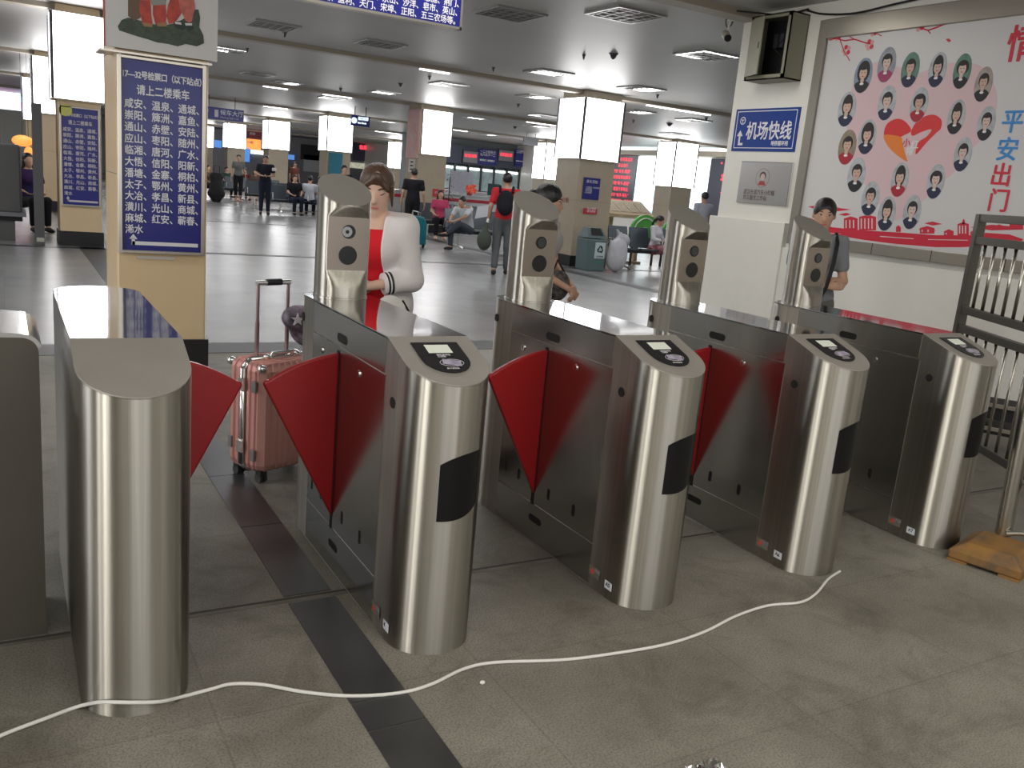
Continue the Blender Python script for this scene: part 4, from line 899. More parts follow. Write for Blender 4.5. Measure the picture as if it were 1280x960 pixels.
b = MB(); b.tube([(0,0,.28),(0,0,1.6)],.015,mat('stem_brown',(.08,.05,.03),.8),6); random.seed(9)
for k in range(90):
    a = random.random()*6.28; z = .7+random.random()*1.0; r_ = .08+.2*random.random(); c = Vector((r_*math.cos(a),r_*math.sin(a),z)); t = Vector((math.cos(a),math.sin(a),.3-.8*random.random()))*.07; n_v = t.cross(Vector((0,0,1))).normalized()*.025
    b.add([c-t,c+n_v,c+t,c-n_v],[(0,1,2,3)],mat('leaf_dark',(.03,.06,.03),.5))
b.obj('foliage',g)

# ------------------------------------------------------------------ hanging signs and far shop fronts
def hsign(label, x0, x1, y0, y1, Y, m, txt, sz):
    a = onY(x0,y0,Y); c = onY(x1,y0,Y); z0 = onY((x0+x1)/2,y1,Y).z; z1 = onY((x0+x1)/2,(y0+y0)/2+2,Y).z
    g = thing('hanging_sign',label,'sign',((a.x+c.x)/2,Y,z0)); w = (c.x-a.x)/2; h = z1-z0
    b = MB(); b.box(-w,w,-.05,.05,0,h,m); b.obj('board_face',g)
    b = MB(); 
    for x in (-w*.6,w*.6): b.tube([(x,0,h),(x,0,CZ-z0)],.012,DARKMETAL,6)
    b.obj('hanging_rod',g); return g, w, h
g, w, h = hsign('long blue hanging board with pale writing beside the near pillar',250,304.5,133,150,30,BLUE,'',0)
text('lettering','候车大厅',h*.5,LETTER,g,MTX((-w*.1,-.055,h*.85),*FRONT)); b = MB(); b.box(-w*.35,-w*.18,-.055,-.05,h*.2,h*.8,LETTERY); b.box(-w*.8,-w*.65,-.055,-.05,h*.5,h*.8,LETTERY); b.obj('pictogram',g)
text('lettering','Waiting Hall 1-16',h*.22,LETTERY,g,MTX((-w*.1,-.055,h*.32),*FRONT))
LETG = mat('lit_lettering',(.8,.85,.9),.5,emit=(.8,.95,1),es=.8)
g, w, h = hsign('small dark blue hanging exit sign with lit white pictograms',439,462,143,158,27,BLUE,'',0)
text('lettering','出口检票',h*.34,LETG,g,MTX((-w*.3,-.055,h*.9),*FRONT),bold=.012,sx=.8); text('lettering','Exit Check',h*.2,LETG,g,MTX((-w*.3,-.055,h*.42),*FRONT),bold=.008)
b = MB(); b.lathe([(0,0),(h*.3,0),(h*.3,.006),(0,.006)],LETG,20); o_ = b.obj('pictogram',g); o_.location = (-w*.72,-.06,h*.5); o_.rotation_euler = (R(90),0,0)
g, w, h = hsign('grey hanging board above the light box behind the man in red',655,673,170,182,29,mat('grey_board',(.25,.25,.27),.5),'',0)
def shop(label, x0, x1, y0, y1, Y, m, txt=None):
    a = onY(x0,y0,Y); c = onY(x1,y1,Y); z0 = onY(x0,y1,Y).z
    g = thing('shop_sign',label,'shop sign',((a.x+c.x)/2,Y,z0)); w = (c.x-a.x)/2; h = a.z-z0
    b = MB(); b.box(-w,w,0,.15,0,h,m); b.obj('sign_face',g)
    if txt: text('sign_text',txt,min(h*.6,w*.4),LETTERY,g,MTX((-w*.8,-.02,h*.8),*FRONT),bold=.01)
    return g
shop('orange glowing shop sign between two far light boxes',307,326,173,186,59.84,ORANGE,'小吃')
shop('pale glowing shop front under the orange sign',314,330,187,192,59.84,SCREENW); shop('blue glowing shop panel left of the dark-clothed man',306,312,184,202,59.84,SHOPBLUE)
shop('red banner above the orange shop sign',310,328,163,172,59.84,mat('banner_red',(.30,.06,.08),.6),'欢迎')
shop('small blue glowing screen between pillars at the back',359,368,193,199,59.84,SHOPBLUE); shop('pale blue shop light behind the leftmost far light box',268,277,175,184,59.84,SHOPBLUE)
shop('wide black display board at the back beside the teal poster pillar',377,399,180,199,59.84,BLACKM)
shop('pale blank board under the black display board',380,399,193,214,59.84,mat('board_pale',(.42,.42,.44),.6))
shop('dark shop front with red glowing letters behind the bending woman',443,470,178,200,59.84,mat('shop_dark',(.06,.06,.10),.5)); 
g = thing('red_led_sign','small red glowing LED sign right of the teal poster pillar','screen',(0,0,0)); a1 = onY(457,184.5,59.8); b = MB(); b.box(a1.x-.6,a1.x+.55,59.7,59.83,a1.z-.22,a1.z+.14,SCREENB); b.obj('sign_case',g); text('led_lettering','售票处',.3,REDLED,g,MTX((a1.x-.5,59.68,a1.z+.12),*FRONT),bold=.02)
shop('bright shop lights in a row behind the bending woman',432,462,202,209,59.84,mat('shop_lights',(.5,.48,.4),.5,emit=(.8,.8,.6),es=.35,noise=(3,.9)))
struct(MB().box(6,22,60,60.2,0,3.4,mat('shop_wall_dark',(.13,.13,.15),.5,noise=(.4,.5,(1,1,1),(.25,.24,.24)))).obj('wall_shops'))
# pink glowing screen and grey equipment on the far left
a1, a2 = onY(-10,113,44), onY(44,139,44); g = thing('advert_screen','white and pink glowing advertising screen at the left edge','screen',(0,44,0)); b = MB(); b.box(a1.x,a2.x,0,.1,a2.z-.05,a1.z,SCREENW); b.obj('screen_face',g)
b = MB(); b.box(a1.x,a1.x+1.1,-.01,0,a2.z,a2.z+.55,PINKS); b.box(a2.x-.55,a2.x-.25,-.01,0,a2.z+.3,a2.z+.6,CYAN); b.obj('coloured_picture',g)
EQ = mat('equipment_grey',(.10,.098,.10),.4,noise=(2,.1)); EQ2 = mat('equipment_grey_light',(.20,.20,.22),.4)
g = thing('baggage_scanner','large dark grey baggage scanner at the left edge behind the gates','scanner',(-1.9,15.3,0))
x1_ = onY(27,230,15.3).x+1.9
b = MB(); b.box(-1.2,x1_,0,1.3,.42,1.42,EQ); b.obj('scanner_body',g,bevel=.03); b = MB(); b.box(-1.2,x1_-.25,.1,1.2,1.42,2.2,EQ2); b.obj('upper_housing',g,bevel=.03)
b = MB(); b.box(-1.2,x1_,.05,1.25,.3,.38,BLACKM); b.box(-1.2,x1_+.05,0,1.3,.37,.43,EQ2); b.obj('conveyor',g); b = MB(); b.box(-1.1,x1_-.1,.1,1.2,0,.3,EQ); b.obj('base',g)
x0_ = onY(42,230,14.9).x; g = thing('dark_post','dark upright post with a pale card near its foot, left of the second pillar','post',(x0_,14.9,0))
b = MB(); b.box(0,.13,0,.2,0,2.03,EQ); b.obj('post_body',g,bevel=.008); b = MB(); b.box(.02,.12,-.006,0,.05,.11,mat('card_pale',(.5,.5,.42),.5)); b.obj('card',g)
for lab, px, py, z, m in (('orange red glowing lantern behind the dark post',28,176,0,ORANGE),('small orange glowing lantern under the first, beside the dark post',36,192,0,ORANGE)):
    v = onY(px,py,24); b = MB(); b.ell((0,0,0),(.22,.12,.13) if px == 28 else (.1,.1,.16),m,14,8); b.tube([(0,0,.1),(0,0,CZ-v.z)],.006,DARKMETAL,6); tag(b.obj('lantern',None,v),lab,'lantern')
a1 = onY(37,208,20); b = MB(); b.box(a1.x-.07,a1.x+.07,20,20.02,a1.z-.35,a1.z+.2,mat('banner_white',(.6,.6,.66),.5)); tag(b.obj('narrow_banner'),'narrow white banner hanging beside the dark post','banner'); 
b = MB(); b.tube([(0,0,0),(0,0,a1.z-.35)],.02,DARKMETAL,8); o_ = b.obj('banner_pole',bpy.data.objects['narrow_banner']); o_.location = (a1.x,20.04,0)

# ------------------------------------------------------------------ waiting benches, bin, sacks, stand
SEATM = mat('bench_grey_steel',(.075,.09,.105),.35,.4); SEATD = mat('bench_dark',(.05,.06,.07),.4)
def bench(label, x, y, n, rot=0, w=.56):
    g = thing('waiting_bench',label,'bench',(x,y,0),rot,'rows of waiting seats')
    b = MB(); b.box(0,n*w,.18,.24,.34,.40,SEATD); b.obj('beam',g)
    for k in range(n):
        x0 = k*w+.03; b = MB(); b.prism([(-.02,.42),(.0,.45),(.38,.43),(.40,.40),(0,.41)],'x',x0,x0+w-.06,SEATM); b.obj('seat',g,bevel=.006)
        b = MB(); b.prism([(.38,.44),(.42,.44),(.52,.86),(.49,.87)],'x',x0,x0+w-.06,SEATM); b.obj('backrest',g,bevel=.008)
    for k in range(n+1):
        if k in (0,n) or k%2 == 0: b = MB(); b.tube([(k*w,-.02,.45),(k*w,-.02,.62),(k*w,.36,.62),(k*w,.4,.45)],.015,CHROME,8); b.obj('armrest',g)
    for xx in ((.3,n*w-.3)):
        b = MB(); b.tube([(xx,.21,.36),(xx,.21,.06)],.025,CHROME,10); b.tube([(xx,-.08,.02),(xx,.21,.08),(xx,.50,.02)],.022,CHROME,10); b.obj('leg',g)
    return g
bench('row of grey waiting seats behind the white sack and the seated girl',11.0,14.75,5)
bench('grey waiting seats beside the seated man with papers',8.62,17.75,5)
bench('waiting seats under the woman in the pink shirt',9.3,21.0,4)
bench('far grey waiting seats with white-clothed people at the left of the teal poster pillar',7.35,28.0,4)
bench('farthest waiting seats between the two standing people',6.6,36.4,6)
bench('waiting seats directly behind the standing man in dark clothes',7.4,31.5,4)
bench('short bench at the right beside the white sack by the pier',14.05,14.6,3)
# bin
q = fl(752,337); g = thing('recycling_bin','grey-green recycling bin with a white recycling label beside the large pillar','bin',(10.11,14.45,0))
BN = mat('bin_grey_green',(.12,.175,.18),.4); b = MB(); wb, db = .235, .2
b.add([(-wb*.9,-db,0),(wb*.9,-db,0),(wb*.9,db,0),(-wb*.9,db,0),(-wb,-db,.62),(wb,-db,.62),(wb,db,.62),(-wb,db,.62)],[(0,1,5,4),(1,2,6,5),(2,3,7,6),(3,0,4,7),(4,5,6,7),(0,3,2,1)],BN); b.obj('bin_body',g,bevel=.02)
b = MB(); b.add([(-wb,-db,.635),(wb,-db,.635),(wb,db,.635),(-wb,db,.635),(-wb*.72,-db*.3,.83),(wb*.72,-db*.3,.83),(wb*.72,db*.6,.83),(-wb*.72,db*.6,.83)],[(0,1,5,4),(1,2,6,5),(2,3,7,6),(3,0,4,7),(4,5,6,7),(0,3,2,1)],BN); b.obj('bin_lid',g,bevel=.015)
b = MB(); b.add([(-wb*.62,-db*.845,.69),(wb*.62,-db*.845,.69),(wb*.50,-db*.36,.825),(-wb*.50,-db*.36,.825)],[(0,1,2,3)],BLACKM); b.obj('bin_opening',g)
b = MB(); b.box(-.05,.19,-.207,-.196,.25,.56,mat('label_pale',(.60,.72,.74),.5)); lb = b.obj('recycling_label',g)
b = MB(); cx_, cz_ = .07, .425
for k in range(3):
    a = R(90+k*120); a2 = R(90+(k+1)*120); p_ = Vector((cx_+.085*math.cos(a),-.21,cz_+.085*math.sin(a))); r_ = Vector((cx_+.085*math.cos(a2),-.21,cz_+.085*math.sin(a2)))
    u_ = (r_-p_); b.tube([p_+u_*.12,p_+u_*.8],.011,BLACKM,6); b.tube([p_+u_*.62,p_+u_*.62+(u_*.36)],[.024,.001],BLACKM,6)
b.obj('recycling_symbol',lb); text('label_text','可回收物',.045,BLACKM,lb,MTX((-.02,-.208,.305),*FRONT)); 
b = MB(); b.box(-.05,.19,-.207,-.199,.16,.19,mat('bin_green',(.05,.25,.15),.5)); b.obj('green_strip',g)

# generic implicit-surface mesher (used for sacks, bags and people)
def surfnet(D, org, h):
    s = D < 0; nx, ny, nz = D.shape
    c = np.zeros((nx-1,ny-1,nz-1),np.int8)
    for i in (0,1):
        for j in (0,1):
            for k in (0,1): c += s[i:nx-1+i,j:ny-1+j,k:nz-1+k]
    act = (c > 0) & (c < 8); idx = -np.ones(act.shape,np.int64); I = np.argwhere(act); idx[act] = np.arange(len(I))
    P = np.zeros((len(I),3)); W_ = np.zeros(len(I))
    cs = [(i,j,k) for i in (0,1) for j in (0,1) for k in (0,1)]
    for a in range(8):
        for b2 in range(a+1,8):
            d = np.array(cs[b2])-np.array(cs[a])
            if np.abs(d).sum() != 1: continue
            A = I+np.array(cs[a]); B = I+np.array(cs[b2]); va = D[A[:,0],A[:,1],A[:,2]]; vb = D[B[:,0],B[:,1],B[:,2]]
            m = (va < 0) != (vb < 0); t = np.where(m, va/np.where(m,va-vb,1), 0)
            P[m] += (A+(B-A)*t[:,None])[m]; W_[m] += 1
    P = P/W_[:,None]; F_ = []
    for ax in range(3):
        sl0 = [slice(None)]*3; sl1 = [slice(None)]*3; sl0[ax] = slice(0,-1); sl1[ax] = slice(1,None)
        ch = s[tuple(sl0)] != s[tuple(sl1)]; E_ = np.argwhere(ch)
        o1, o2 = [(1,2),(2,0),(0,1)][ax]
        ok = (E_[:,o1] > 0)&(E_[:,o2] > 0)&(E_[:,o1] < D.shape[o1]-1)&(E_[:,o2] < D.shape[o2]-1); E_ = E_[ok]
        def g_(a, b2):
            q_ = E_.copy(); q_[:,o1] -= a; q_[:,o2] -= b2; return idx[q_[:,0],q_[:,1],q_[:,2]]
        q4 = np.stack([g_(0,0),g_(1,0),g_(1,1),g_(0,1)],1); inside = s[E_[:,0],E_[:,1],E_[:,2]]
        q4[~inside] = q4[~inside][:,::-1]; F_.append(q4)
    return P*h+np.array(org), np.concatenate(F_)
class SDF:
    def __init__(s, h=.01): s.p = []; s.c = []; s.h = h
    def cone(s, a, b, ra, rb, k=.02): s.p.append(('c',np.array(a,float),np.array(b,float),ra,rb,k)); return s
    def ell(s, c, r, k=.02, rot=None): s.p.append(('e',np.array(c,float),np.array(r,float),None if rot is None else np.array(rot),0,k)); return s
    def cut(s, fn): s.c.append(fn); return s     # fn(X,Y,Z)->signed distance, kept where negative
    def mesh(s, name, m, parent=None, smooth_it=True, decim=None):
        h = s.h; lo = np.full(3,1e9); hi = -lo
        for p in s.p:
            if p[0] == 'c': r = max(p[3],p[4]); lo = np.minimum(lo,np.minimum(p[1],p[2])-r); hi = np.maximum(hi,np.maximum(p[1],p[2])+r)
            else: r = p[2].max() if p[3] is not None else p[2]; lo = np.minimum(lo,p[1]-r); hi = np.maximum(hi,p[1]+r)
        lo -= 3*h+.01; hi += 3*h+.01; n = np.ceil((hi-lo)/h).astype(int)+1
        D = np.full(n,.06,np.float32)
        for p in s.p:
            k = p[5]; mg = k+.05+2*h
            if p[0] == 'c': r = max(p[3],p[4]); a = np.minimum(p[1],p[2])-r-mg; b2 = np.maximum(p[1],p[2])+r+mg
            else: r = p[2].max() if p[3] is not None else p[2]; a = p[1]-r-mg; b2 = p[1]+r+mg
            i0 = np.maximum(np.floor((a-lo)/h).astype(int),0); i1 = np.minimum(np.ceil((b2-lo)/h).astype(int)+1,n)
            gx, gy, gz = [lo[q]+h*np.arange(i0[q],i1[q]) for q in range(3)]
            X, Y, Z = np.meshgrid(gx,gy,gz,indexing='ij')
            if p[0] == 'c':
                ba = p[2]-p[1]; L2 = max((ba**2).sum(),1e-9)
                t = np.clip(((X-p[1][0])*ba[0]+(Y-p[1][1])*ba[1]+(Z-p[1][2])*ba[2])/L2,0,1)
                d = np.sqrt((X-p[1][0]-t*ba[0])**2+(Y-p[1][1]-t*ba[1])**2+(Z-p[1][2]-t*ba[2])**2)-(p[3]+(p[4]-p[3])*t)
            else:
                x, y, z = X-p[1][0], Y-p[1][1], Z-p[1][2]
                if p[3] is not None:
                    Q = p[3]; x, y, z = Q[0,0]*x+Q[1,0]*y+Q[2,0]*z, Q[0,1]*x+Q[1,1]*y+Q[2,1]*z, Q[0,2]*x+Q[1,2]*y+Q[2,2]*z
                r = p[2]; k0 = np.sqrt((x/r[0])**2+(y/r[1])**2+(z/r[2])**2); k1 = np.sqrt((x/r[0]**2)**2+(y/r[1]**2)**2+(z/r[2]**2)**2)
                d = k0*(k0-1)/np.maximum(k1,1e-6)
            sl = tuple(slice(i0[q],i1[q]) for q in range(3)); o = D[sl]
            hh_ = np.maximum(k-np.abs(o-d),0)/k; D[sl] = np.minimum(o,d)-hh_*hh_*k*.25
        if s.c:
            gx, gy, gz = [lo[q]+h*np.arange(n[q]) for q in range(3)]; X, Y, Z = np.meshgrid(gx,gy,gz,indexing='ij')
            for fn in s.c: D = np.maximum(D,fn(X,Y,Z))
        V, Fq = surfnet(D,lo,h)
        me = bpy.data.meshes.new(name); me.from_pydata(V.tolist(),[],Fq.tolist()); me.materials.append(m)
        me.polygons.foreach_set('use_smooth',[True]*len(me.polygons)); me.update()
        o = bpy.data.objects.new(name,me); COL.objects.link(o)
        if parent: o.parent = parent
        if smooth_it: q = o.modifiers.new('smooth','SMOOTH'); q.factor = .5; q.iterations = 3
        return o
SACK = mat('white_woven_sack',(.62,.62,.66),.6,noise=(9,.12),bump=(14,.6))
s = SDF(.015).ell((0,0,.30),(.23,.18,.30),.08).ell((.02,0,.50),(.16,.13,.16),.1).cone((.0,0,.62),(.05,0,.76),.05,.03,.04).cone((-.15,0,.5),(-.18,0,.62),.05,.02,.04).cut(lambda X,Y,Z: .0-Z)
g = thing('white_sack','big white woven sack standing right of the recycling bin','sack',(10.62,14.28,0)); s.mesh('sack_body',SACK,g)
b = MB(); b.tube([(.05,0,.66),(.04,.0,.70)],.06,SACK,12); b.obj('tied_neck',g)
s = SDF(.015).ell((0,0,.13),(.17,.14,.15),.06).cone((-.06,0,.2),(-.16,0,.34),.06,.03,.05)
g = thing('white_sack','smaller white sack resting on the seat beside the big white sack','sack',(11.15,14.85,.45)); s.mesh('sack_body',SACK,g)
s = SDF(.015).ell((0,0,.34),(.24,.2,.34),.08).ell((.03,0,.58),(.14,.13,.14),.1).cut(lambda X,Y,Z: .0-Z)
q = onY(888,310,14.3); g = thing('white_sack','white sack half hidden behind the left edge of the white pier','sack',(q.x-.02,14.0,.0)); s.mesh('sack_body',SACK,g)
# reading stand and green arch
g = thing('reading_stand','tilted wooden reading board on a stand behind the grey seats','stand',(12.30,16.4,0)); WOOD = mat('pale_wood',(.52,.40,.26),.4,noise=(6,.2,(1,8,1)))
b = MB(); c = Vector((0,0,1.22)); b.obox(c,(.62,0,0),(0,.36*.8,.36*.42),(0,-.012,.026),WOOD); b.obox(c+Vector((0,-.27,-.17)),(.66,0,0),(0,.03,.0),(0,0,.03),WOOD); b.obj('board',g)
for k in range(4): b = MB(); b.obox(c+Vector((-.42+k*.28,-.015,.035)),(.12,0,0),(0,.24*.8,.24*.42),(0,-.001,.002),mat('paper_tan',(.50,.42,.30),.6,noise=(25,.4))); b.obj('leaflet',g)
b = MB(); b.box(-.45,-.35,-.05,.05,0,1.12,WOOD); b.box(.35,.45,-.05,.05,0,1.12,WOOD); b.box(-.45,.45,-.2,.2,0,.05,WOOD); b.obj('stand_frame',g)
GRN = mat('arch_green',(.10,.42,.07),.4)
def arch(lab, x, y, r, h):
    g = thing('green_arch_board',lab,'board',(x,y,0)); pts = [(-r,.62),(r,.62)]+[(r*math.cos(math.pi*k/14), h-r+r*math.sin(math.pi*k/14)) for k in range(15)]
    b = MB(); b.prism(pts,'y',0,.06,GRN); b.obj('board_face',g)
    b = MB(); b.box(-r*.8,-r*.8+.04,.01,.05,0,.62,DARKMETAL); b.box(r*.8-.04,r*.8,.01,.05,0,.62,DARKMETAL); b.obj('stand',g)
    b = MB(); b.tube([(r*.8*math.cos(math.pi*k/14), -.005, h-r+r*.8*math.sin(math.pi*k/14)) for k in range(3,14)],.014,WHITEP,6); b.box(-.06,.05,-.01,0,h-r*1.2,h-r*.7,WHITEP); b.obj('white_mark',g)
arch('round-topped bright green board with white mark behind the grey seats',12.50,15.85,.40,1.13); arch('second round-topped green board beside the seated girl',13.35,15.85,.38,1.08)

# ------------------------------------------------------------------ suitcases
PKM = mat('rose_gold_shell',(.72,.37,.33),.3,.55); 
def suitcase():
    g = thing('pink_suitcase','rose pink ribbed hard-shell suitcase with raised handle standing in the open lane','suitcase',(1.135,4.115,0),R(23.5))
    w, d, z0, z1 = .20, .125, .055, .575
    b = MB(); n = 13
    # ribbed shell: outline in plan with small grooves
    def ring(z, s):
        P = []
        def seg(x0,y0,x1,y1,nx,ny,cnt):
            for k in range(cnt):
                for t, dep in ((.06,0),(.54,0),(.64,.008),(.92,.008)):
                    u = (k+t)/cnt; P.append((x0+(x1-x0)*u-nx*dep, y0+(y1-y0)*u-ny*dep))
        c = .028
        seg(-w+c,-d,w-c,-d,0,-1,9); seg(w,-d+c,w,d-c,1,0,5); seg(w-c,d,-w+c,d,0,1,9); seg(-w,d-c,-w,-d+c,-1,0,5)
        return [(x*s[0],y*s[1],z) for x,y in P]
    rg = [ring(z0,(.90,.84)),ring(z0+.012,(.96,.94)),ring(z0+.035,(1,1)),ring(z1-.035,(1,1)),ring(z1-.012,(.96,.94)),ring(z1,(.90,.84))]
    m = len(rg[0]); vs = [p for r_ in rg for p in r_]; fs = [(i*m+k,i*m+(k+1)%m,(i+1)*m+(k+1)%m,(i+1)*m+k) for i in range(5) for k in range(m)]
    b.add(vs,fs,PKM,False); b.add(rg[0],[tuple(range(m))[::-1]],PKM); b.add(rg[-1],[tuple(range(m))],PKM); sh = b.obj('shell',g)
    b = MB(); 
    for k in range(7): b.tube([(-w*.86,-.09+k*.03,z1+.001),(w*.86,-.09+k*.03,z1+.001)],.005,PKM,6)
    b.obj('top_rib',sh)
    b = MB(); pts = [(-w-.006,z0+.03),(-w-.006,z1-.03),(-w+.03,z1+.006),(w-.03,z1+.006),(w+.006,z1-.03),(w+.006,z0+.03),(w-.03,z0-.006),(-w+.03,z0-.006)]
    pr_ = [Vector((x,0,z)) for x,z in pts]
    for i in range(8): 
        p, q2 = pr_[i], pr_[(i+1)%8]; b.tube([p,q2],.014,CHROME,10)
    tag(b.obj('frame',g),'silver aluminium frame')
    for sx in (-1,1):
        for sy in (-1,1):
            b = MB(); b.ell((sx*(w-.012),sy*(d-.012),z1-.016),(.022,.022,.020),CHROME,12,8); b.obj('corner_guard',g)
    for x, z in ((w-.02,.45),(-w+.03,.2),(w-.02,.16)): pass
    for sx in (-1,):
        for yy, zz in ((-.08,.47),(-.08,.14),(.09,.17)):
            b = MB(); b.box(sx*w-.009,sx*w+.002,yy-.014,yy+.014,zz-.028,zz+.028,mat('pad_grey',(.16,.15,.15),.5)); b.obj('side_stud',g,bevel=.004)
    for zz in (.47,.17): b = MB(); b.box(-w-.022,-w-.008,-.02,.02,zz-.03,zz+.03,CHROME); b.obj('latch',g,bevel=.003)
    # telescopic handle on the back half
    b = MB(); TUB = mat('handle_tube_rose',(.34,.24,.24),.3,.8)
    for x in (-.088,.088): b.tube([(x,.06,z1),(x,.06,z1+.17)],.0105,TUB,12); b.tube([(x,.06,z1+.17),(x,.06,z1+.345)],.008,TUB,12)
    hd = b.obj('telescopic_handle',g)
    b = MB(); b.tube([(-.098,.06,z1+.352),(.098,.06,z1+.352)],.013,CHROME,12); b.obj('handle_bar',hd,bevel=.002); b = MB(); b.tube([(-.042,.06,z1+.354),(.042,.06,z1+.354)],.0165,BLACK,12); b.obj('handle_grip',hd)
    b = MB(); b.tube([(-.07,-.02,z1+.004),(-.06,-.02,z1+.028),(.06,-.02,z1+.028),(.07,-.02,z1+.004)],.009,CHROME,10); b.obj('carry_handle',g)
    for x in (-.09,.09): b = MB(); b.ell((x,-.02,z1+.014),(.017,.014,.016),CHROME,12,8); b.obj('handle_mount',g)
    for sx in (-1,1):
        for sy in (-1,1):
            wg = MB(); x, y = sx*(w-.045), sy*(d-.04); wg.box(x-.02,x+.02,y-.02,y+.02,.03,.062,BLACKM); wh = wg.obj('wheel',g,bevel=.004)
            q2 = MB(); 
            for dy in (-.014,.014): q2.tube([(x+dy-.006,y,.022),(x+dy+.006,y,.022)],.022,mat('wheel_rubber',(.03,.03,.03),.6),16)
            q2.obj('wheel_tyre',wh)
suitcase()
g = thing('teal_suitcase','teal suitcase standing beside the man in black T-shirt','suitcase',(7.75,17.75,0),R(20)); TEAL = mat('teal_shell',(.01,.17,.22),.35)
b = MB(); b.prism([(-.22,.10),(.24,.06),(.24,.52),(.14,.66),(-.20,.70),(-.24,.62)],'y',-.13,.13,TEAL); b.obj('shell',g,bevel=.03)
b = MB(); b.box(-.24,.245,-.012,.012,.08,.68,mat('teal_dark',(.005,.07,.09),.5)); b.obj('zip_band',g)
b = MB(); b.tube([(-.1,0,.66),(-.1,0,.78),(.06,0,.76),(.06,0,.64)],.012,ALU,8); b.obj('handle',g)
for x in (-.18,.18):
    for y in (-.09,.09): b = MB(); b.tube([(x,y-.012,.035),(x,y+.012,.035)],.035,BLACKM,14); b.box(x-.015,x+.015,y-.015,y+.015,.03,.11,BLACKM); b.obj('wheel',g)
q = onY(265,240,33); g = thing('tall_black_bag','tall black upright bag at the foot of the far light box pillar on the left','bag',(q.x+.15,33,0)); s = SDF(.02).ell((0,0,.45),(.24,.2,.55),.06).cone((-.1,0,.9),(.1,0,.9),.14,.14,.08).cone((-.15,0,.3),(.15,0,.3),.15,.15,.08).cut(lambda X,Y,Z: -Z).cut(lambda X,Y,Z: Z-1.05); s.mesh('bag_body',BLACKM,g); b = MB(); b.tube([(-.1,0,1.0),(-.1,0,1.25),(.1,0,1.25),(.1,0,1.0)],.015,BLACKM,8); b.obj('handle',g)

# ------------------------------------------------------------------ people
SKIN = mat('skin_warm',(.60,.36,.25),.5,spec=.35,noise=(6,.06)); SKINL = mat('skin_light',(.66,.43,.33),.5,spec=.35,noise=(6,.05)); SKIND = mat('skin_tan',(.46,.27,.18),.5)
HAIRK = mat('hair_black',(.012,.010,.010),.4,bump=(60,.5,(1,1,.1)),noise=(50,.3,(1,1,.08))); HAIRB = mat('hair_brown',(.10,.055,.035),.4,bump=(60,.5,(1,1,.1)),noise=(40,.35,(1,1,.08)))
EYEW = mat('eye_white',(.7,.68,.66),.3); EYEB = mat('eye_dark',(.02,.012,.01),.2); LIP = mat('lips',(.50,.16,.15),.4); BROW = mat('eyebrow',(.05,.03,.025),.7)
def cloth(name, col, **k): return mat('cloth_'+name,col,.8,spec=.2,bump=(18,.35),**k)
def V(*a): return np.array(a,float)
def rotm(yaw=0, pitch=0, roll=0): return np.array((Matrix.Rotation(yaw,3,'Z') @ Matrix.Rotation(pitch,3,'X') @ Matrix.Rotation(roll,3,'Y')))
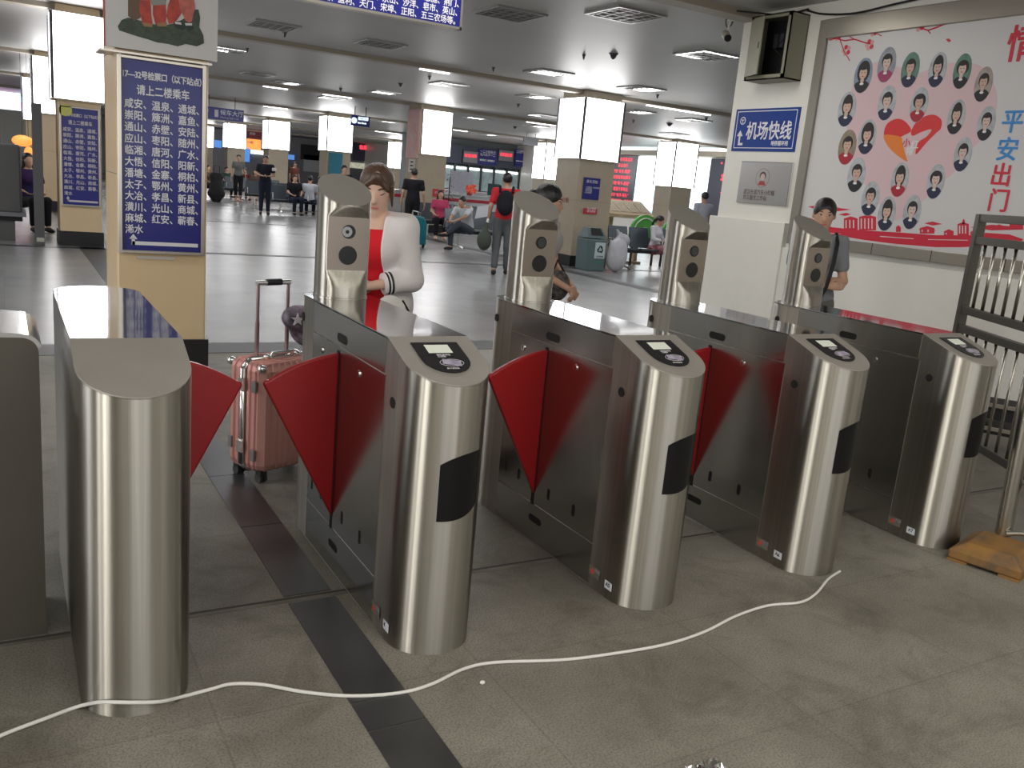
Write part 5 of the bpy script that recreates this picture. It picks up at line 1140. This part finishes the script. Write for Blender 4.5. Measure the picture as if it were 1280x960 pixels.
def person(label, loc, yaw, h=.02, S=1.0, female=False, J=None, hyaw=0, hpitch=0, hair='short', hairm=None, skin=None, top=None, sleeve='short', bottom=None, bottom_kind='trousers', shoe=None, detail=1, long_top=.0, hands=None, extras=None, seated=False, ncut=.008, group=None, eyes='open', name='person'):
    g = thing(name,label,'person',loc,yaw,group); skin = skin or SKIN; hairm = hairm or HAIRK
    shw = .155 if female else .175; hw = .085
    j = dict(pel=V(0,0,.95),wai=V(0,0,1.10),che=V(0,.0,1.27),nec=V(0,.01,1.43),hea=V(0,-.012,1.575),
      sL=V(shw,0.01,1.385),sR=V(-shw,.01,1.385),eL=V(.215,.03,1.12),eR=V(-.215,.03,1.12),wL=V(.23,-.05,.88),wR=V(-.23,-.05,.88),
      hL=V(hw,0,.90),hR=V(-hw,0,.90),kL=V(.095,-.02,.49),kR=V(-.095,-.02,.49),aL=V(.10,.01,.08),aR=V(-.10,.01,.08),tL=V(.12,-.15,.03),tR=V(-.12,-.15,.03),
      fL=V(.0,-.15,-1),fR=V(0,-.15,-1))
    if seated:
        dz = -.45
        for k in ('pel','wai','che','nec','hea','sL','sR','eL','eR','wL','wR','hL','hR'): j[k] = j[k]+V(0,0,dz)
        j.update(kL=V(.11,-.44,.50),kR=V(-.11,-.44,.50),aL=V(.11,-.42,.08),aR=V(-.11,-.42,.08),tL=V(.12,-.58,.03),tR=V(-.12,-.58,.03),eL=V(.22,-.05,.69),eR=V(-.22,-.05,.69),wL=V(.12,-.28,.60),wR=V(-.12,-.28,.60),fL=V(-.3,-1,-.1),fR=V(.3,-1,-.1))
    if J: 
        for k, v in J.items(): j[k] = V(*v)
    for k in j:
        if k[0] != 'f': j[k] = j[k]*S
    f = 1.0 if not female else .88; HR = rotm(hyaw,hpitch)
    def hp(x, y, z): return j['hea']+HR@(V(x,y,z)*S)
    s = SDF(h)
    # torso
    up = j['nec']-j['pel']; up = up/np.linalg.norm(up); sx = (j['sL']-j['sR']); sx = sx/np.linalg.norm(sx)
    fw = np.cross(up,sx); RT = np.stack([sx,-fw*-1,up],1) if False else np.stack([sx,np.cross(up,sx),up],1)
    s.ell(j['pel'],V(.155*(1 if not female else 1.02),.105,.12)*S,.05,RT).ell(j['wai'],V(.135*f,.095*f,.14)*S,.07,RT).ell(j['che']+up*.01,V(.160*f,.108*f,.165)*S,.06,RT)
    s.cone(j['sL'],j['sR'],.052*S*f,.052*S*f,.06).cone(j['nec']-up*.04,hp(0,.012,-.06),.052*S*f,.045*S*f,.03)
    if female: s.ell(j['che']+V(0,-.07,.0)*S,V(.12,.06,.07)*S,.05,RT)
    # head
    s.ell(hp(0,.012,.022),V(.076,.094,.092)*S,.02,HR).ell(hp(0,-.022,-.045),V(.057,.066,.075)*S,.03,HR).ell(hp(0,-.052,-.098),V(.026,.024,.02)*S,.02,HR)
    s.cone(hp(0,-.080,.008),hp(0,-.098,-.030),.008*S,.0125*S,.012)
    for q in (-1,1): s.ell(hp(q*.077,.012,-.012),V(.010,.020,.030)*S,.008,HR)
    def limb(a, b, ra, rb): s.cone(a,b,ra*S,rb*S,.02)
    for q in 'LR':
        limb(j['s'+q],j['e'+q],.050*f,.037*f); limb(j['e'+q],j['w'+q],.038*f,.025*f)
        limb(j['h'+q],j['k'+q],.082,.054); limb(j['k'+q],j['a'+q],.053,.036); limb(j['a'+q],j['t'+q],.038,.024)
        # hand
        d = j['f'+q]/np.linalg.norm(j['f'+q]); side = V(1,0,0) if q == 'R' else V(-1,0,0)
        pal = (hands or {}).get('p'+q); pal = V(*pal) if pal is not None else V(0,-1,0)   # thumb side direction
        pal = pal-d*(pal@d); pal = pal/np.linalg.norm(pal); nn = np.cross(d,pal)
        curl = (hands or {}).get('c'+q,.35); nn = nn*(1 if (nn@(-side if False else V(0,0,0)) ) >= 0 else -1)
        inn = V(-1 if q == 'L' else 1,0,0); 
        if nn@inn < 0: nn = -nn
        w = j['w'+q]; c0 = w+d*.045*S
        s.ell(w+d*.05*S,V(.045,.030,.014)*S,.015,np.stack([d,pal,np.cross(d,pal)],1))
        for k, (o_, L_) in enumerate(((.027,.070),(.010,.080),(-.008,.073),(-.024,.056))):
            b0 = w+d*.085*S+pal*o_*S; m1 = b0+(d*math.cos(curl)+nn*math.sin(curl))*L_*.5*S; m2 = m1+(d*math.cos(curl*2.4)+nn*math.sin(curl*2.4))*L_*.5*S
            r_ = max(.0085*S,h*.55); s.cone(b0-d*.02*S,m1,r_,r_*.95,.004); s.cone(m1,m2,r_*.95,r_*.8,.004)
        t0 = w+d*.025*S+pal*.024*S; t1 = t0+(d*.7+pal*.6+nn*.25)*.035*S; t2 = t1+(d*.9+pal*.1+nn*.35)*.032*S; r_ = max(.0095*S,h*.55)
        s.cone(t0,t1,r_*1.15,r_,.008).cone(t1,t2,r_,r_*.85,.004)
    s.mesh('body',skin,g)
    # face features
    if detail:
        Rm = Matrix(HR.tolist())
        for q in (-1,1):
            if eyes == 'open':
                b = MB(); b.ell(hp(q*.031,-.0700,.004),(.0135*S,.0095*S,.0065*S),EYEW,12,8,Rm); e_ = b.obj('eye',g); b = MB(); b.ell(hp(q*.031,-.0765,.004),(.006*S,.005*S,.006*S),EYEB,10,6,Rm); b.obj('iris',e_)
            b = MB(); b.tube([hp(q*.046,-.0645,.007),hp(q*.036,-.0755,.0115 if eyes == 'open' else .001),hp(q*.020,-.0795,.008 if eyes == 'open' else -.001)],.0022*S,EYEB,6); b.obj('eyelash',g)
            b = MB(); b.tube([hp(q*.050,-.0640,.026),hp(q*.036,-.0785,.032),hp(q*.018,-.0850,.027)],[.0015*S,.0032*S,.0025*S],BROW,6); b.obj('eyebrow',g)
        b = MB(); b.ell(hp(0,-.0865,-.062),(.021*S,.006*S,.0065*S),LIP,14,8,Rm); b.obj('mouth',g)
    # hair
    if hair:
        s = SDF(h*.9); e = .012
        s.ell(hp(0,.018,.030),V(.084,.100,.094)*S,.01,HR)
        if hair == 'short': s.cut(lambda X,Y,Z: -SDFell(X,Y,Z,hp(0,-.115,-.045),V(.066,.080,.088)*S,HR)).cut(lambda X,Y,Z: -SDFhalf(X,Y,Z,hp(0,0,-.055),HR@V(0,.25,1)))
        else:
            s.ell(hp(0,.075,-.01),V(.055,.04,.07)*S,.02,HR)
            s.cut(lambda X,Y,Z: -SDFell(X,Y,Z,hp(0,-.10,-.045),V(.070,.075,.095)*S,HR))
            s.cut(lambda X,Y,Z: -SDFhalf(X,Y,Z,hp(0,.02,-.075),HR@V(0,-.35,1)))
        ho = s.mesh('hair',hairm,g)
        if hair in ('ponytail','long'):
            t = SDF(h*.9)
            if hair == 'ponytail': t.ell(hp(0,.105,.0),V(.028,.028,.028)*S,.02).cone(hp(0,.115,-.01),hp(0,.135,-.11),.028*S,.030*S,.02).cone(hp(0,.135,-.11),hp(0,.125,-.24),.030*S,.010*S,.02)
            else:
                for q in (-1,1): t.cone(hp(q*.070,.01,.0),hp(q*.078,.015,-.15),.026*S,.028*S,.02).cone(hp(q*.078,.015,-.15),hp(q*.085,-.01,-.28),.028*S,.012*S,.02)
                t.cone(hp(0,.08,0),hp(0,.085,-.22),.06*S,.05*S,.03)
            t.mesh('hair_tail',hairm,g)
        if hair == 'bun': SDF(h*.8).ell(hp(0,.125,.02),V(.038,.035,.038)*S,.01).mesh('hair_bun',hairm,g)
    # clothes
    if top:
        t = SDF(h); e = .013
        t.ell(j['wai']+up*-.02,V(.140*f+e,.100*f+e,.16)*S,.07,RT).ell(j['che']+up*.01,V(.160*f+e,.108*f+e,.165)*S,.06,RT).ell(j['pel']+up*.02,V(.158+e,.108+e,.12)*S,.05,RT)
        t.cone(j['sL'],j['sR'],(.052*f+e)*S,(.052*f+e)*S,.06)
        if female: t.ell(j['che']+V(0,-.07,.0)*S,V(.12+e,.06+e,.07+e)*S,.05,RT)
        fr = {'short':.62,'long':1.0,'none':.0,'three':1.0}[sleeve]
        for q in 'LR':
            a, b2, c = j['s'+q], j['e'+q], j['w'+q]
            if fr: t.cone(a,a+(b2-a)*fr,(.052*f+e)*S,(.046*f+e)*S,.03)
            if sleeve in ('long','three'): ff = .93 if sleeve == 'long' else .5; t.cone(b2,b2+(c-b2)*ff,(.042*f+e)*S,(.032*f+e)*S,.02)
        pc = j['nec']+up*ncut; t.cut(lambda X,Y,Z: SDFhalf(X,Y,Z,pc,up-RT[:,1]*.3 if False else up))
        hem = j['pel']+up*(-.05-long_top)*S; t.cut(lambda X,Y,Z: -SDFhalf(X,Y,Z,hem,up))
        t.mesh('shirt',top,g)
    if bottom:
        t = SDF(h); e = .012; t.ell(j['pel']+up*-.01,V(.158+e*.5,.108+e*.5,.12)*S,.05,RT)
        for q in 'LR':
            if bottom_kind == 'trousers': t.cone(j['h'+q],j['k'+q],(.086+e)*S,(.058+e)*S,.03).cone(j['k'+q],j['a'+q]+(j['k'+q]-j['a'+q])*.12,(.058+e)*S,(.045+e)*S,.03)
            elif bottom_kind == 'crop': t.cone(j['h'+q],j['k'+q],(.086+e)*S,(.058+e)*S,.03).cone(j['k'+q],j['a'+q]+(j['k'+q]-j['a'+q])*.45,(.056+e)*S,(.045+e)*S,.03)
            elif bottom_kind == 'shorts': t.cone(j['h'+q],j['h'+q]+(j['k'+q]-j['h'+q])*.55,(.086+e)*S,(.080+e)*S,.04)
            else: t.cone(j['h'+q],j['h'+q]+(j['k'+q]-j['h'+q])*.8,(.09+e)*S,(.10+e)*S,.09)
        uu = V(0,0,1) if seated else up; wt = j['pel']+uu*(.16 if seated else .10)*S; t.cut(lambda X,Y,Z: SDFhalf(X,Y,Z,wt,uu)); t.mesh({'trousers':'trousers','crop':'trousers','shorts':'shorts','skirt':'skirt'}[bottom_kind],bottom,g)
    for q in 'LR':
        d = (j['t'+q]-j['a'+q]); hd_ = V(d[0],d[1],0)/max(np.hypot(d[0],d[1]),1e-6); base = V(j['a'+q][0],j['a'+q][1],.045*S if j['a'+q][2] < .15 else j['a'+q][2]-.03)
        t = SDF(min(h,.015)).cone(base-hd_*.035*S,base+hd_*.05*S,.040*S,.042*S,.02).cone(base+hd_*.05*S,base+hd_*.17*S-V(0,0,.01*S),.042*S,.032*S,.02)
        zc_ = base[2]-.042*S; t.cut(lambda X,Y,Z: zc_-Z).cut(lambda X,Y,Z: Z-(zc_+.085*S)); t.mesh('shoe',shoe or BLACKM,g)
    g['_j'] = 0; del g['_j']
    return g, j, hp, HR
def SDFhalf(X,Y,Z,p,n): n = n/np.linalg.norm(n); return (X-p[0])*n[0]+(Y-p[1])*n[1]+(Z-p[2])*n[2]
def SDFell(X,Y,Z,c,r,Q):
    x,y,z = X-c[0],Y-c[1],Z-c[2]; x,y,z = Q[0,0]*x+Q[1,0]*y+Q[2,0]*z, Q[0,1]*x+Q[1,1]*y+Q[2,1]*z, Q[0,2]*x+Q[1,2]*y+Q[2,2]*z
    k0 = np.sqrt((x/r[0])**2+(y/r[1])**2+(z/r[2])**2); k1 = np.sqrt((x/r[0]**2)**2+(y/r[1]**2)**2+(z/r[2]**2)**2); return k0*(k0-1)/np.maximum(k1,1e-6)

# woman in white cardigan bending over behind the first camera column
CARD = cloth('white_cardigan',(.74,.70,.70)); REDT = cloth('red_top',(.70,.02,.03)); 
def woman1():
    J = dict(pel=(0,.05,.93),wai=(0,.03,1.05),che=(0,-.03,1.21),nec=(.0,-.045,1.355),hea=(.012,-.09,1.485),sL=(.15,-.05,1.315),sR=(-.15,-.05,1.315),
      eL=(.20,-.03,1.06),eR=(-.19,-.05,1.06),wL=(.0,-.175,1.02),wR=(-.02,-.24,.97),fL=(-.9,-.25,-.2),fR=(.2,-.8,-.4),hL=(.085,.06,.90),hR=(-.085,.06,.90),kL=(.09,.0,.49),kR=(-.09,.02,.49),aL=(.10,.05,.08),aR=(-.10,.06,.08),tL=(.12,-.1,.03),tR=(-.12,-.1,.03))
    g, j, hp, HR = person('woman in open white cardigan and red top looking down behind the first camera column',(1.53,3.95,0),R(-36),h=.0085,female=True,S=.945,J=J,hyaw=R(8),hpitch=R(18),hair='ponytail',hairm=HAIRB,skin=SKINL,top=REDT,sleeve='none',bottom=cloth('light_trousers',(.42,.36,.32)),eyes='down',ncut=-.035,hands=dict(pL=(0,0,1),pR=(0,0,1)))
    # fringe swept across the forehead
    s = SDF(.007).cone(hp(.01,-.070,.085),hp(-.062,-.072,.030),.020,.012,.02).cone(hp(.01,-.070,.085),hp(.060,-.068,.030),.018,.012,.02).cone(hp(-.072,-.03,.03),hp(-.080,-.03,-.06),.014,.006,.01).cone(hp(.072,-.03,.03),hp(.080,-.03,-.07),.014,.006,.01)
    s.mesh('fringe',HAIRB,g)
    e = .017; t = SDF(.008); up = j['nec']-j['pel']; up /= np.linalg.norm(up); sx = V(1,0,0); RT = np.stack([sx,np.cross(up,sx),up],1)
    t.ell(j['wai'],V(.137+e,.10+e,.17),.07,RT).ell(j['che']+up*.01,V(.141+e,.095+e,.165),.06,RT).ell(j['pel']-up*.02,V(.168+e,.118+e,.16),.06,RT).cone(j['sL'],j['sR'],.048+e,.048+e,.06).ell(j['che']+V(0,-.07,0),V(.12+e,.06+e,.07+e),.05,RT)
    for q in 'LR': 
        t.cone(j['s'+q],j['e'+q],.046+e,.036+e,.03).cone(j['e'+q],j['e'+q]+(j['w'+q]-j['e'+q])*.40,.038+e,.034+e,.02)
    pc = j['nec']+up*.022; t.cut(lambda X,Y,Z: SDFhalf(X,Y,Z,pc,up)); 
    t.cut(lambda X,Y,Z: np.where((np.abs(X)<.065+.03*np.clip(1.05-Z,0,1))&(Y<j['che'][1]+.3*0+(-.02)),1.0,-1.0)*np.minimum(np.abs(np.abs(X)-(.065+.03*np.clip(1.05-Z,0,1))),.02))
    t.cut(lambda X,Y,Z: .76-Z); t.mesh('cardigan',CARD,g)
    for q in 'LR':
        a, w_ = j['e'+q], j['w'+q]; d = w_-a
        b = MB()
        for f0, m in ((.40,CARD),(.46,BLACKM),(.50,CARD),(.53,BLACKM),(.57,CARD)):
            b.tube([a+d*f0,a+d*(f0+.045)],[.0605-.015*f0,.0590-.015*f0],m,20)
        b.obj('striped_cuff',g)
    b = MB(); c = j['wL']; b.tube([c+V(0.02*math.cos(k)*1.4,.0+.028*math.cos(k),.028*math.sin(k)) for k in np.linspace(0,6.28,16)],.004,CHROME,6); b.obj('bracelet',g)
    return g, j
g1_, j1_ = woman1()
g = thing('white_handbag','white handbag with silver clasp held in front of the woman in the white cardigan','handbag',(1.50,3.66,.855)); s = SDF(.007).ell((0,0,.05),(.055,.035,.045),.03).cone((-.04,0,.03),(.04,0,.03),.035,.035,.02); s.mesh('bag_body',cloth('bag_white',(.7,.68,.66)),g)
b = MB(); b.ell((-.035,-.04,.06),(.010,.008,.010),CHROME,10,6); b.obj('clasp',g); b = MB(); b.tube([(.06,0,.07),(.10,.02,.02),(.115,.03,-.06)],.005,BLACKM,6); b.obj('strap',g)
g = thing('star_pattern_bag','purple and black bag with pale stars hanging beside the woman in the white cardigan','bag',(1.26,4.02,.64)); s = SDF(.012).ell((0,0,.10),(.11,.09,.10),.04).ell((-.08,-.04,.15),(.08,.06,.06),.04)
s.mesh('bag_body',mat('star_bag_cloth',(.035,.03,.04),.6,noise=[(9,.6,(1,1,1),(.25,.17,.24)),(26,.5,(1,1,1),(.45,.38,.48))]),g); b = MB(); b.tube([(.05,.02,.17),(.10,.02,.30),(.2,-.02,.36)],.008,BLACKM,6); b.obj('strap',g)
b = MB()
for cx_, cz_ in ((-.10,.15),(-.04,.08)):
    b.prism([((.030 if k%2 == 0 else .012)*math.cos(R(90+k*36))+cx_, (.030 if k%2 == 0 else .012)*math.sin(R(90+k*36))+cz_) for k in range(10)],'y',-.104,-.08,mat('star_pale',(.6,.55,.62),.5))
b.obj('star',g)
# woman behind the second camera column
GREYL = cloth('light_grey_top',(.42,.41,.42))
J = dict(eL=(.20,-.02,1.10),eR=(-.20,-.02,1.10),wL=(.07,-.25,.95),wR=(-.05,-.26,.96),fL=(-.75,-.35,-.5),fR=(.75,-.35,-.5),hea=(0,-.03,1.55),nec=(0,0,1.41))
g2_, j2_, hp2, _ = person('woman in light grey top with black hair glancing right behind the second camera column',(3.03,4.89,0),R(34),h=.009,female=True,S=.905,J=J,hyaw=R(22),hpitch=R(8),hair='bun',skin=SKIN,top=GREYL,sleeve='short',bottom=cloth('dark_bottom',(.03,.03,.035)),hands=dict(pL=(0,0,1),pR=(0,0,1)))
g = thing('floral_handbag','black handbag with pale floral pattern on the arm of the woman behind the second gate','handbag',(3.09,4.74,.88)); s = SDF(.01).ell((0,0,.0),(.085,.045,.10),.03); s.mesh('bag_body',mat('floral_cloth',(.02,.02,.022),.7,noise=[(32,.5,(1,1,1),(.28,.24,.22))]),g)
b = MB(); b.tube([(-.05,0,.08),(-.01,.02,.16),(.04,.0,.08)],.008,BLACKM,6); b.obj('strap',g)
# woman with folded arms at the mural wall
GT = cloth('grey_tee',(.25,.27,.29))
J = dict(eL=(.215,-.02,1.10),eR=(-.185,-.07,1.10),wL=(-.04,-.20,1.10),wR=(.06,-.17,1.06),fL=(-1,-.1,.1),fR=(1,-.05,.1),hea=(0,-.02,1.58))
g3_, j3_, hp3, _ = person('woman in grey tee with black shoulder strap and folded arms beside the last camera column',(4.99,4.36,0),R(-36),h=.009,female=True,S=.935,J=J,hyaw=R(-8),hpitch=R(8),hair='bun',skin=SKIN,top=GT,sleeve='short',bottom=cloth('grey_green_trousers',(.16,.17,.16)),hands=dict(pL=(0,0,1),pR=(0,0,1)))
b = MB(); pts = [V(.12,.08,1.40),V(.115,.0,1.445),V(.11,-.10,1.38),V(.09,-.168,1.24),V(.06,-.185,1.06),V(.01,-.16,.90)]
b.tube([p*.935 for p in pts],.013,BLACKM,8); b.obj('shoulder_strap',g3_)
s = SDF(.012).ell(V(-.02,-.17,.78),(.07,.06,.16),.03); g = thing('black_crossbody_bag','black crossbody bag worn by the woman with folded arms','handbag',g3_.location,g3_.rotation_euler[2]); s.mesh('bag_body',BLACKM,g)
# hall people
REDS = cloth('red_shirt',(.55,.03,.04)); BLKT = cloth('black_tee',(.012,.012,.016)); GRYT = cloth('grey_trousers',(.11,.115,.12)); NAVY = cloth('navy',(.02,.025,.045))
gR, jR, hpR, _ = person('man in red T-shirt with black backpack walking away beside the second camera column',(7.30,13.05,0),R(150),h=.016,J=dict(wR=(-.25,-.08,.86),wL=(.27,-.02,.86),eL=(.24,.05,1.12),aL=(.10,.12,.10),kL=(.10,.03,.50),aR=(-.10,-.12,.08),tR=(-.12,-.28,.03)),hair='short',skin=SKIND,top=REDS,bottom=GRYT,detail=0)
s = SDF(.015).ell(V(0,.20,1.20),V(.15,.11,.21),.04).ell(V(0,.27,1.12),V(.11,.07,.12),.04); s.mesh('backpack',BLKT,gR)
b = MB(); 
for q in (-1,1): b.tube([V(q*.10,.16,1.37),V(q*.11,.03,1.46),V(q*.12,-.10,1.36),V(q*.12,-.125,1.2)],.022,BLKT,8)
b.obj('backpack_strap',gR)
q = onY(605,305,13.0); g = thing('olive_drawstring_bag','olive grey round bag hanging from the hand of the man in red','bag',(q.x,13.0,.42)); s = SDF(.014).ell((0,0,.15),(.13,.09,.17),.05).cone((0,0,.30),(.02,0,.42),.05,.03,.04); s.mesh('bag_body',cloth('olive',(.07,.08,.065)),g)
b = MB(); b.tube([(.02,0,.40),(.05,.02,.50)],.02,WHITEP,8); b.obj('paper_slip',g)
person('man in black T-shirt seen from behind with the teal suitcase, before a pillar',(8.45,19.6,0),R(158),h=.02,J=dict(wL=(.28,-.02,.86),wR=(-.28,-.03,.86),eL=(.24,.04,1.12),eR=(-.24,.04,1.12)),hair='short',skin=SKIND,top=BLKT,bottom=cloth('black_trousers',(.012,.012,.014)),detail=0)
person('standing man in dark navy clothes facing the camera, holding something white',(6.80,26.8,0),R(-12),h=.024,S=1.03,J=dict(eL=(.25,.0,1.14),eR=(-.25,.0,1.14),wL=(.10,-.24,1.10),wR=(-.10,-.24,1.10),fL=(-.8,-.5,0),fR=(.8,-.5,0)),hair='short',skin=SKIND,top=cloth('navy_polo',(.015,.018,.028)),bottom=NAVY,detail=0)
q = onY(342,212,26.5); b = MB(); b.box(-.06,.06,-.04,.04,-.04,.05,WHITEP); tag(b.obj('white_cup',None,(q.x,26.42,q.z),bevel=.01),'small white object in the hands of the standing man in dark clothes','cup')
person('woman in grey top and black knee-length trousers walking far back on the left',(7.75,34.5,0),R(-10),h=.03,female=True,S=1.03,J=dict(wL=(.26,-.02,.86),wR=(-.26,-.02,.86),aL=(.03,-.06,.08),aR=(-.04,.1,.09)),hair='short',skin=SKIN,top=cloth('mid_grey_top',(.17,.17,.165)),sleeve='short',bottom=cloth('black_crop',(.015,.015,.018)),bottom_kind='crop',shoe=SKINL,detail=0)
person('seated woman in pink shirt with long black hair before the white counter',(9.75,20.85,0),R(-18),h=.022,female=True,seated=True,hair='long',skin=SKIN,top=cloth('pink_shirt',(.50,.06,.14)),bottom=BLKT,shoe=SKINL,detail=0)
gS, jS, hpS, _ = person('seated man in white shirt leaning forward with crossed leg and paper in hand',(8.92,17.60,0),R(-62),h=.018,seated=True,J=dict(che=(0,-.10,.80),nec=(0,-.19,.94),hea=(0,-.25,1.06),sL=(.17,-.18,.91),sR=(-.17,-.18,.91),wai=(0,-.02,.65),eL=(.20,-.40,.74),eR=(-.18,-.36,.70),wL=(.04,-.60,.62),wR=(-.06,-.58,.60),kL=(.08,-.42,.58),aL=(-.10,-.60,.36),tL=(-.18,-.72,.34)),hair='short',skin=SKIND,top=cloth('white_shirt',(.60,.62,.66)),bottom=cloth('slate_trousers',(.06,.07,.09)),detail=0)
q = onY(599,264,17.4); b = MB(); b.obox((0,0,0),(.16,.02,.03),(0,.004,0),(.02,0,.13),mat('paper_white',(.66,.67,.72),.6)); o_ = b.obj('paper_sheet',None,(q.x,17.25,q.z)); tag(o_,'large white paper held by the seated man in white shirt','paper')
gG, jG, hpG, _ = person('seated girl in white shirt and red checked skirt looking at her lap',(12.15,15.02,0),R(25),h=.018,female=True,seated=True,S=.95,J=dict(hea=(0,-.06,1.10),wL=(.04,-.30,.66),wR=(-.04,-.30,.66)),hpitch=R(20),hair='ponytail',skin=SKIN,top=cloth('school_white',(.66,.66,.70)),sleeve='three',bottom=mat('tartan_red',(.30,.02,.05),.7,noise=[(14,.5,(1,1,1),(.65,.6,.6)),(22,.4,(1,1,1),(.05,.01,.02))]),bottom_kind='skirt',shoe=cloth('blue_shoe',(.03,.06,.2)),detail=0)
person('man in pale grey shirt seen from behind at the left edge of the white pier',(14.42,16.2,0),R(170),h=.02,S=1.04,J=dict(eR=(-.25,-.10,1.15),wR=(-.20,-.32,1.20),fR=(.2,-1,.2)),hair='short',skin=SKIND,top=cloth('pale_grey_shirt',(.36,.37,.43)),bottom=NAVY,detail=0,long_top=.05)
# crowd in the distance
CR = [('seated person in black leaning back in front of the white-clothed pair',8.0,27.9,0,True,'short',BLKT,NAVY,1.0),('seated person in white shirt turned away beside the teal poster pillar',8.55,28.1,160,True,'short',cloth('white_shirt',(.60,.62,.66)),NAVY,1.0),
 ('second seated person in white beside the teal poster pillar',8.98,28.4,150,True,'short',cloth('white_shirt',(.60,.62,.66)),GRYT,.95),('seated dark-haired person nearest the teal poster pillar',9.25,29.3,170,True,'short',BLKT,NAVY,1.0),
 ('seated person with dark hair and brown top behind the woman in grey',7.05,36.5,20,True,'long',cloth('brown_top',(.10,.06,.05)),BLKT,1.0),('seated bare-legged person left of the standing man in dark clothes',8.9,36.6,-25,True,'long',cloth('brown_top',(.10,.06,.05)),cloth('dark_shorts',(.03,.03,.03)),1.0),
 ('person in dark clothes standing right behind the hair of the bending woman',7.9,23.0,10,False,'short',BLKT,NAVY,.97),('person in blue checked shirt at the white counter left of the pillar',9.3,24.3,160,False,'short',mat('blue_check',(.03,.06,.25),.7,noise=(16,.5,(1,1,1),(.45,.5,.65))),NAVY,.98),
 ('person in blue and red sitting between the dark post and the second left pillar',.42,17.5,20,True,'long',cloth('blue_red',(.015,.02,.10),noise=(4,.5,(1,1,1),(.13,.02,.03))),BLKT,1.05),('clerk behind the ticket window glass near the man in red',19.3,38.45,0,False,'short',cloth('clerk_top',(.45,.35,.30)),NAVY,.95),
 ('seated person in dark green far back between two glowing light boxes',8.1,38.2,30,True,'short',cloth('dark_green',(.03,.06,.04)),BLKT,1.0),('seated person in maroon at the foot of the pillar behind the dark-clothed man',8.9,38.4,-20,True,'short',cloth('maroon',(.12,.02,.03)),BLKT,1.0),('seated person in pale blue leaning beside the tall black bag',6.55,36.6,10,True,'long',cloth('pale_blue',(.25,.32,.42)),NAVY,1.0),
 ('person in brown far behind the white-clothed seated pair',11.3,39.5,10,False,'short',cloth('brown_red',(.18,.07,.05)),NAVY,1.0)]
for lab,x,y,yw,seat,hr,tp_,bt,S in CR:
    dark = 'bare-legged' in lab
    person(lab,(x,y,0),R(yw),h=.032,seated=seat,hair=hr,skin=SKIN,top=tp_,bottom=bt,bottom_kind='shorts' if dark else 'trousers',S=S,detail=0,female=hr == 'long')
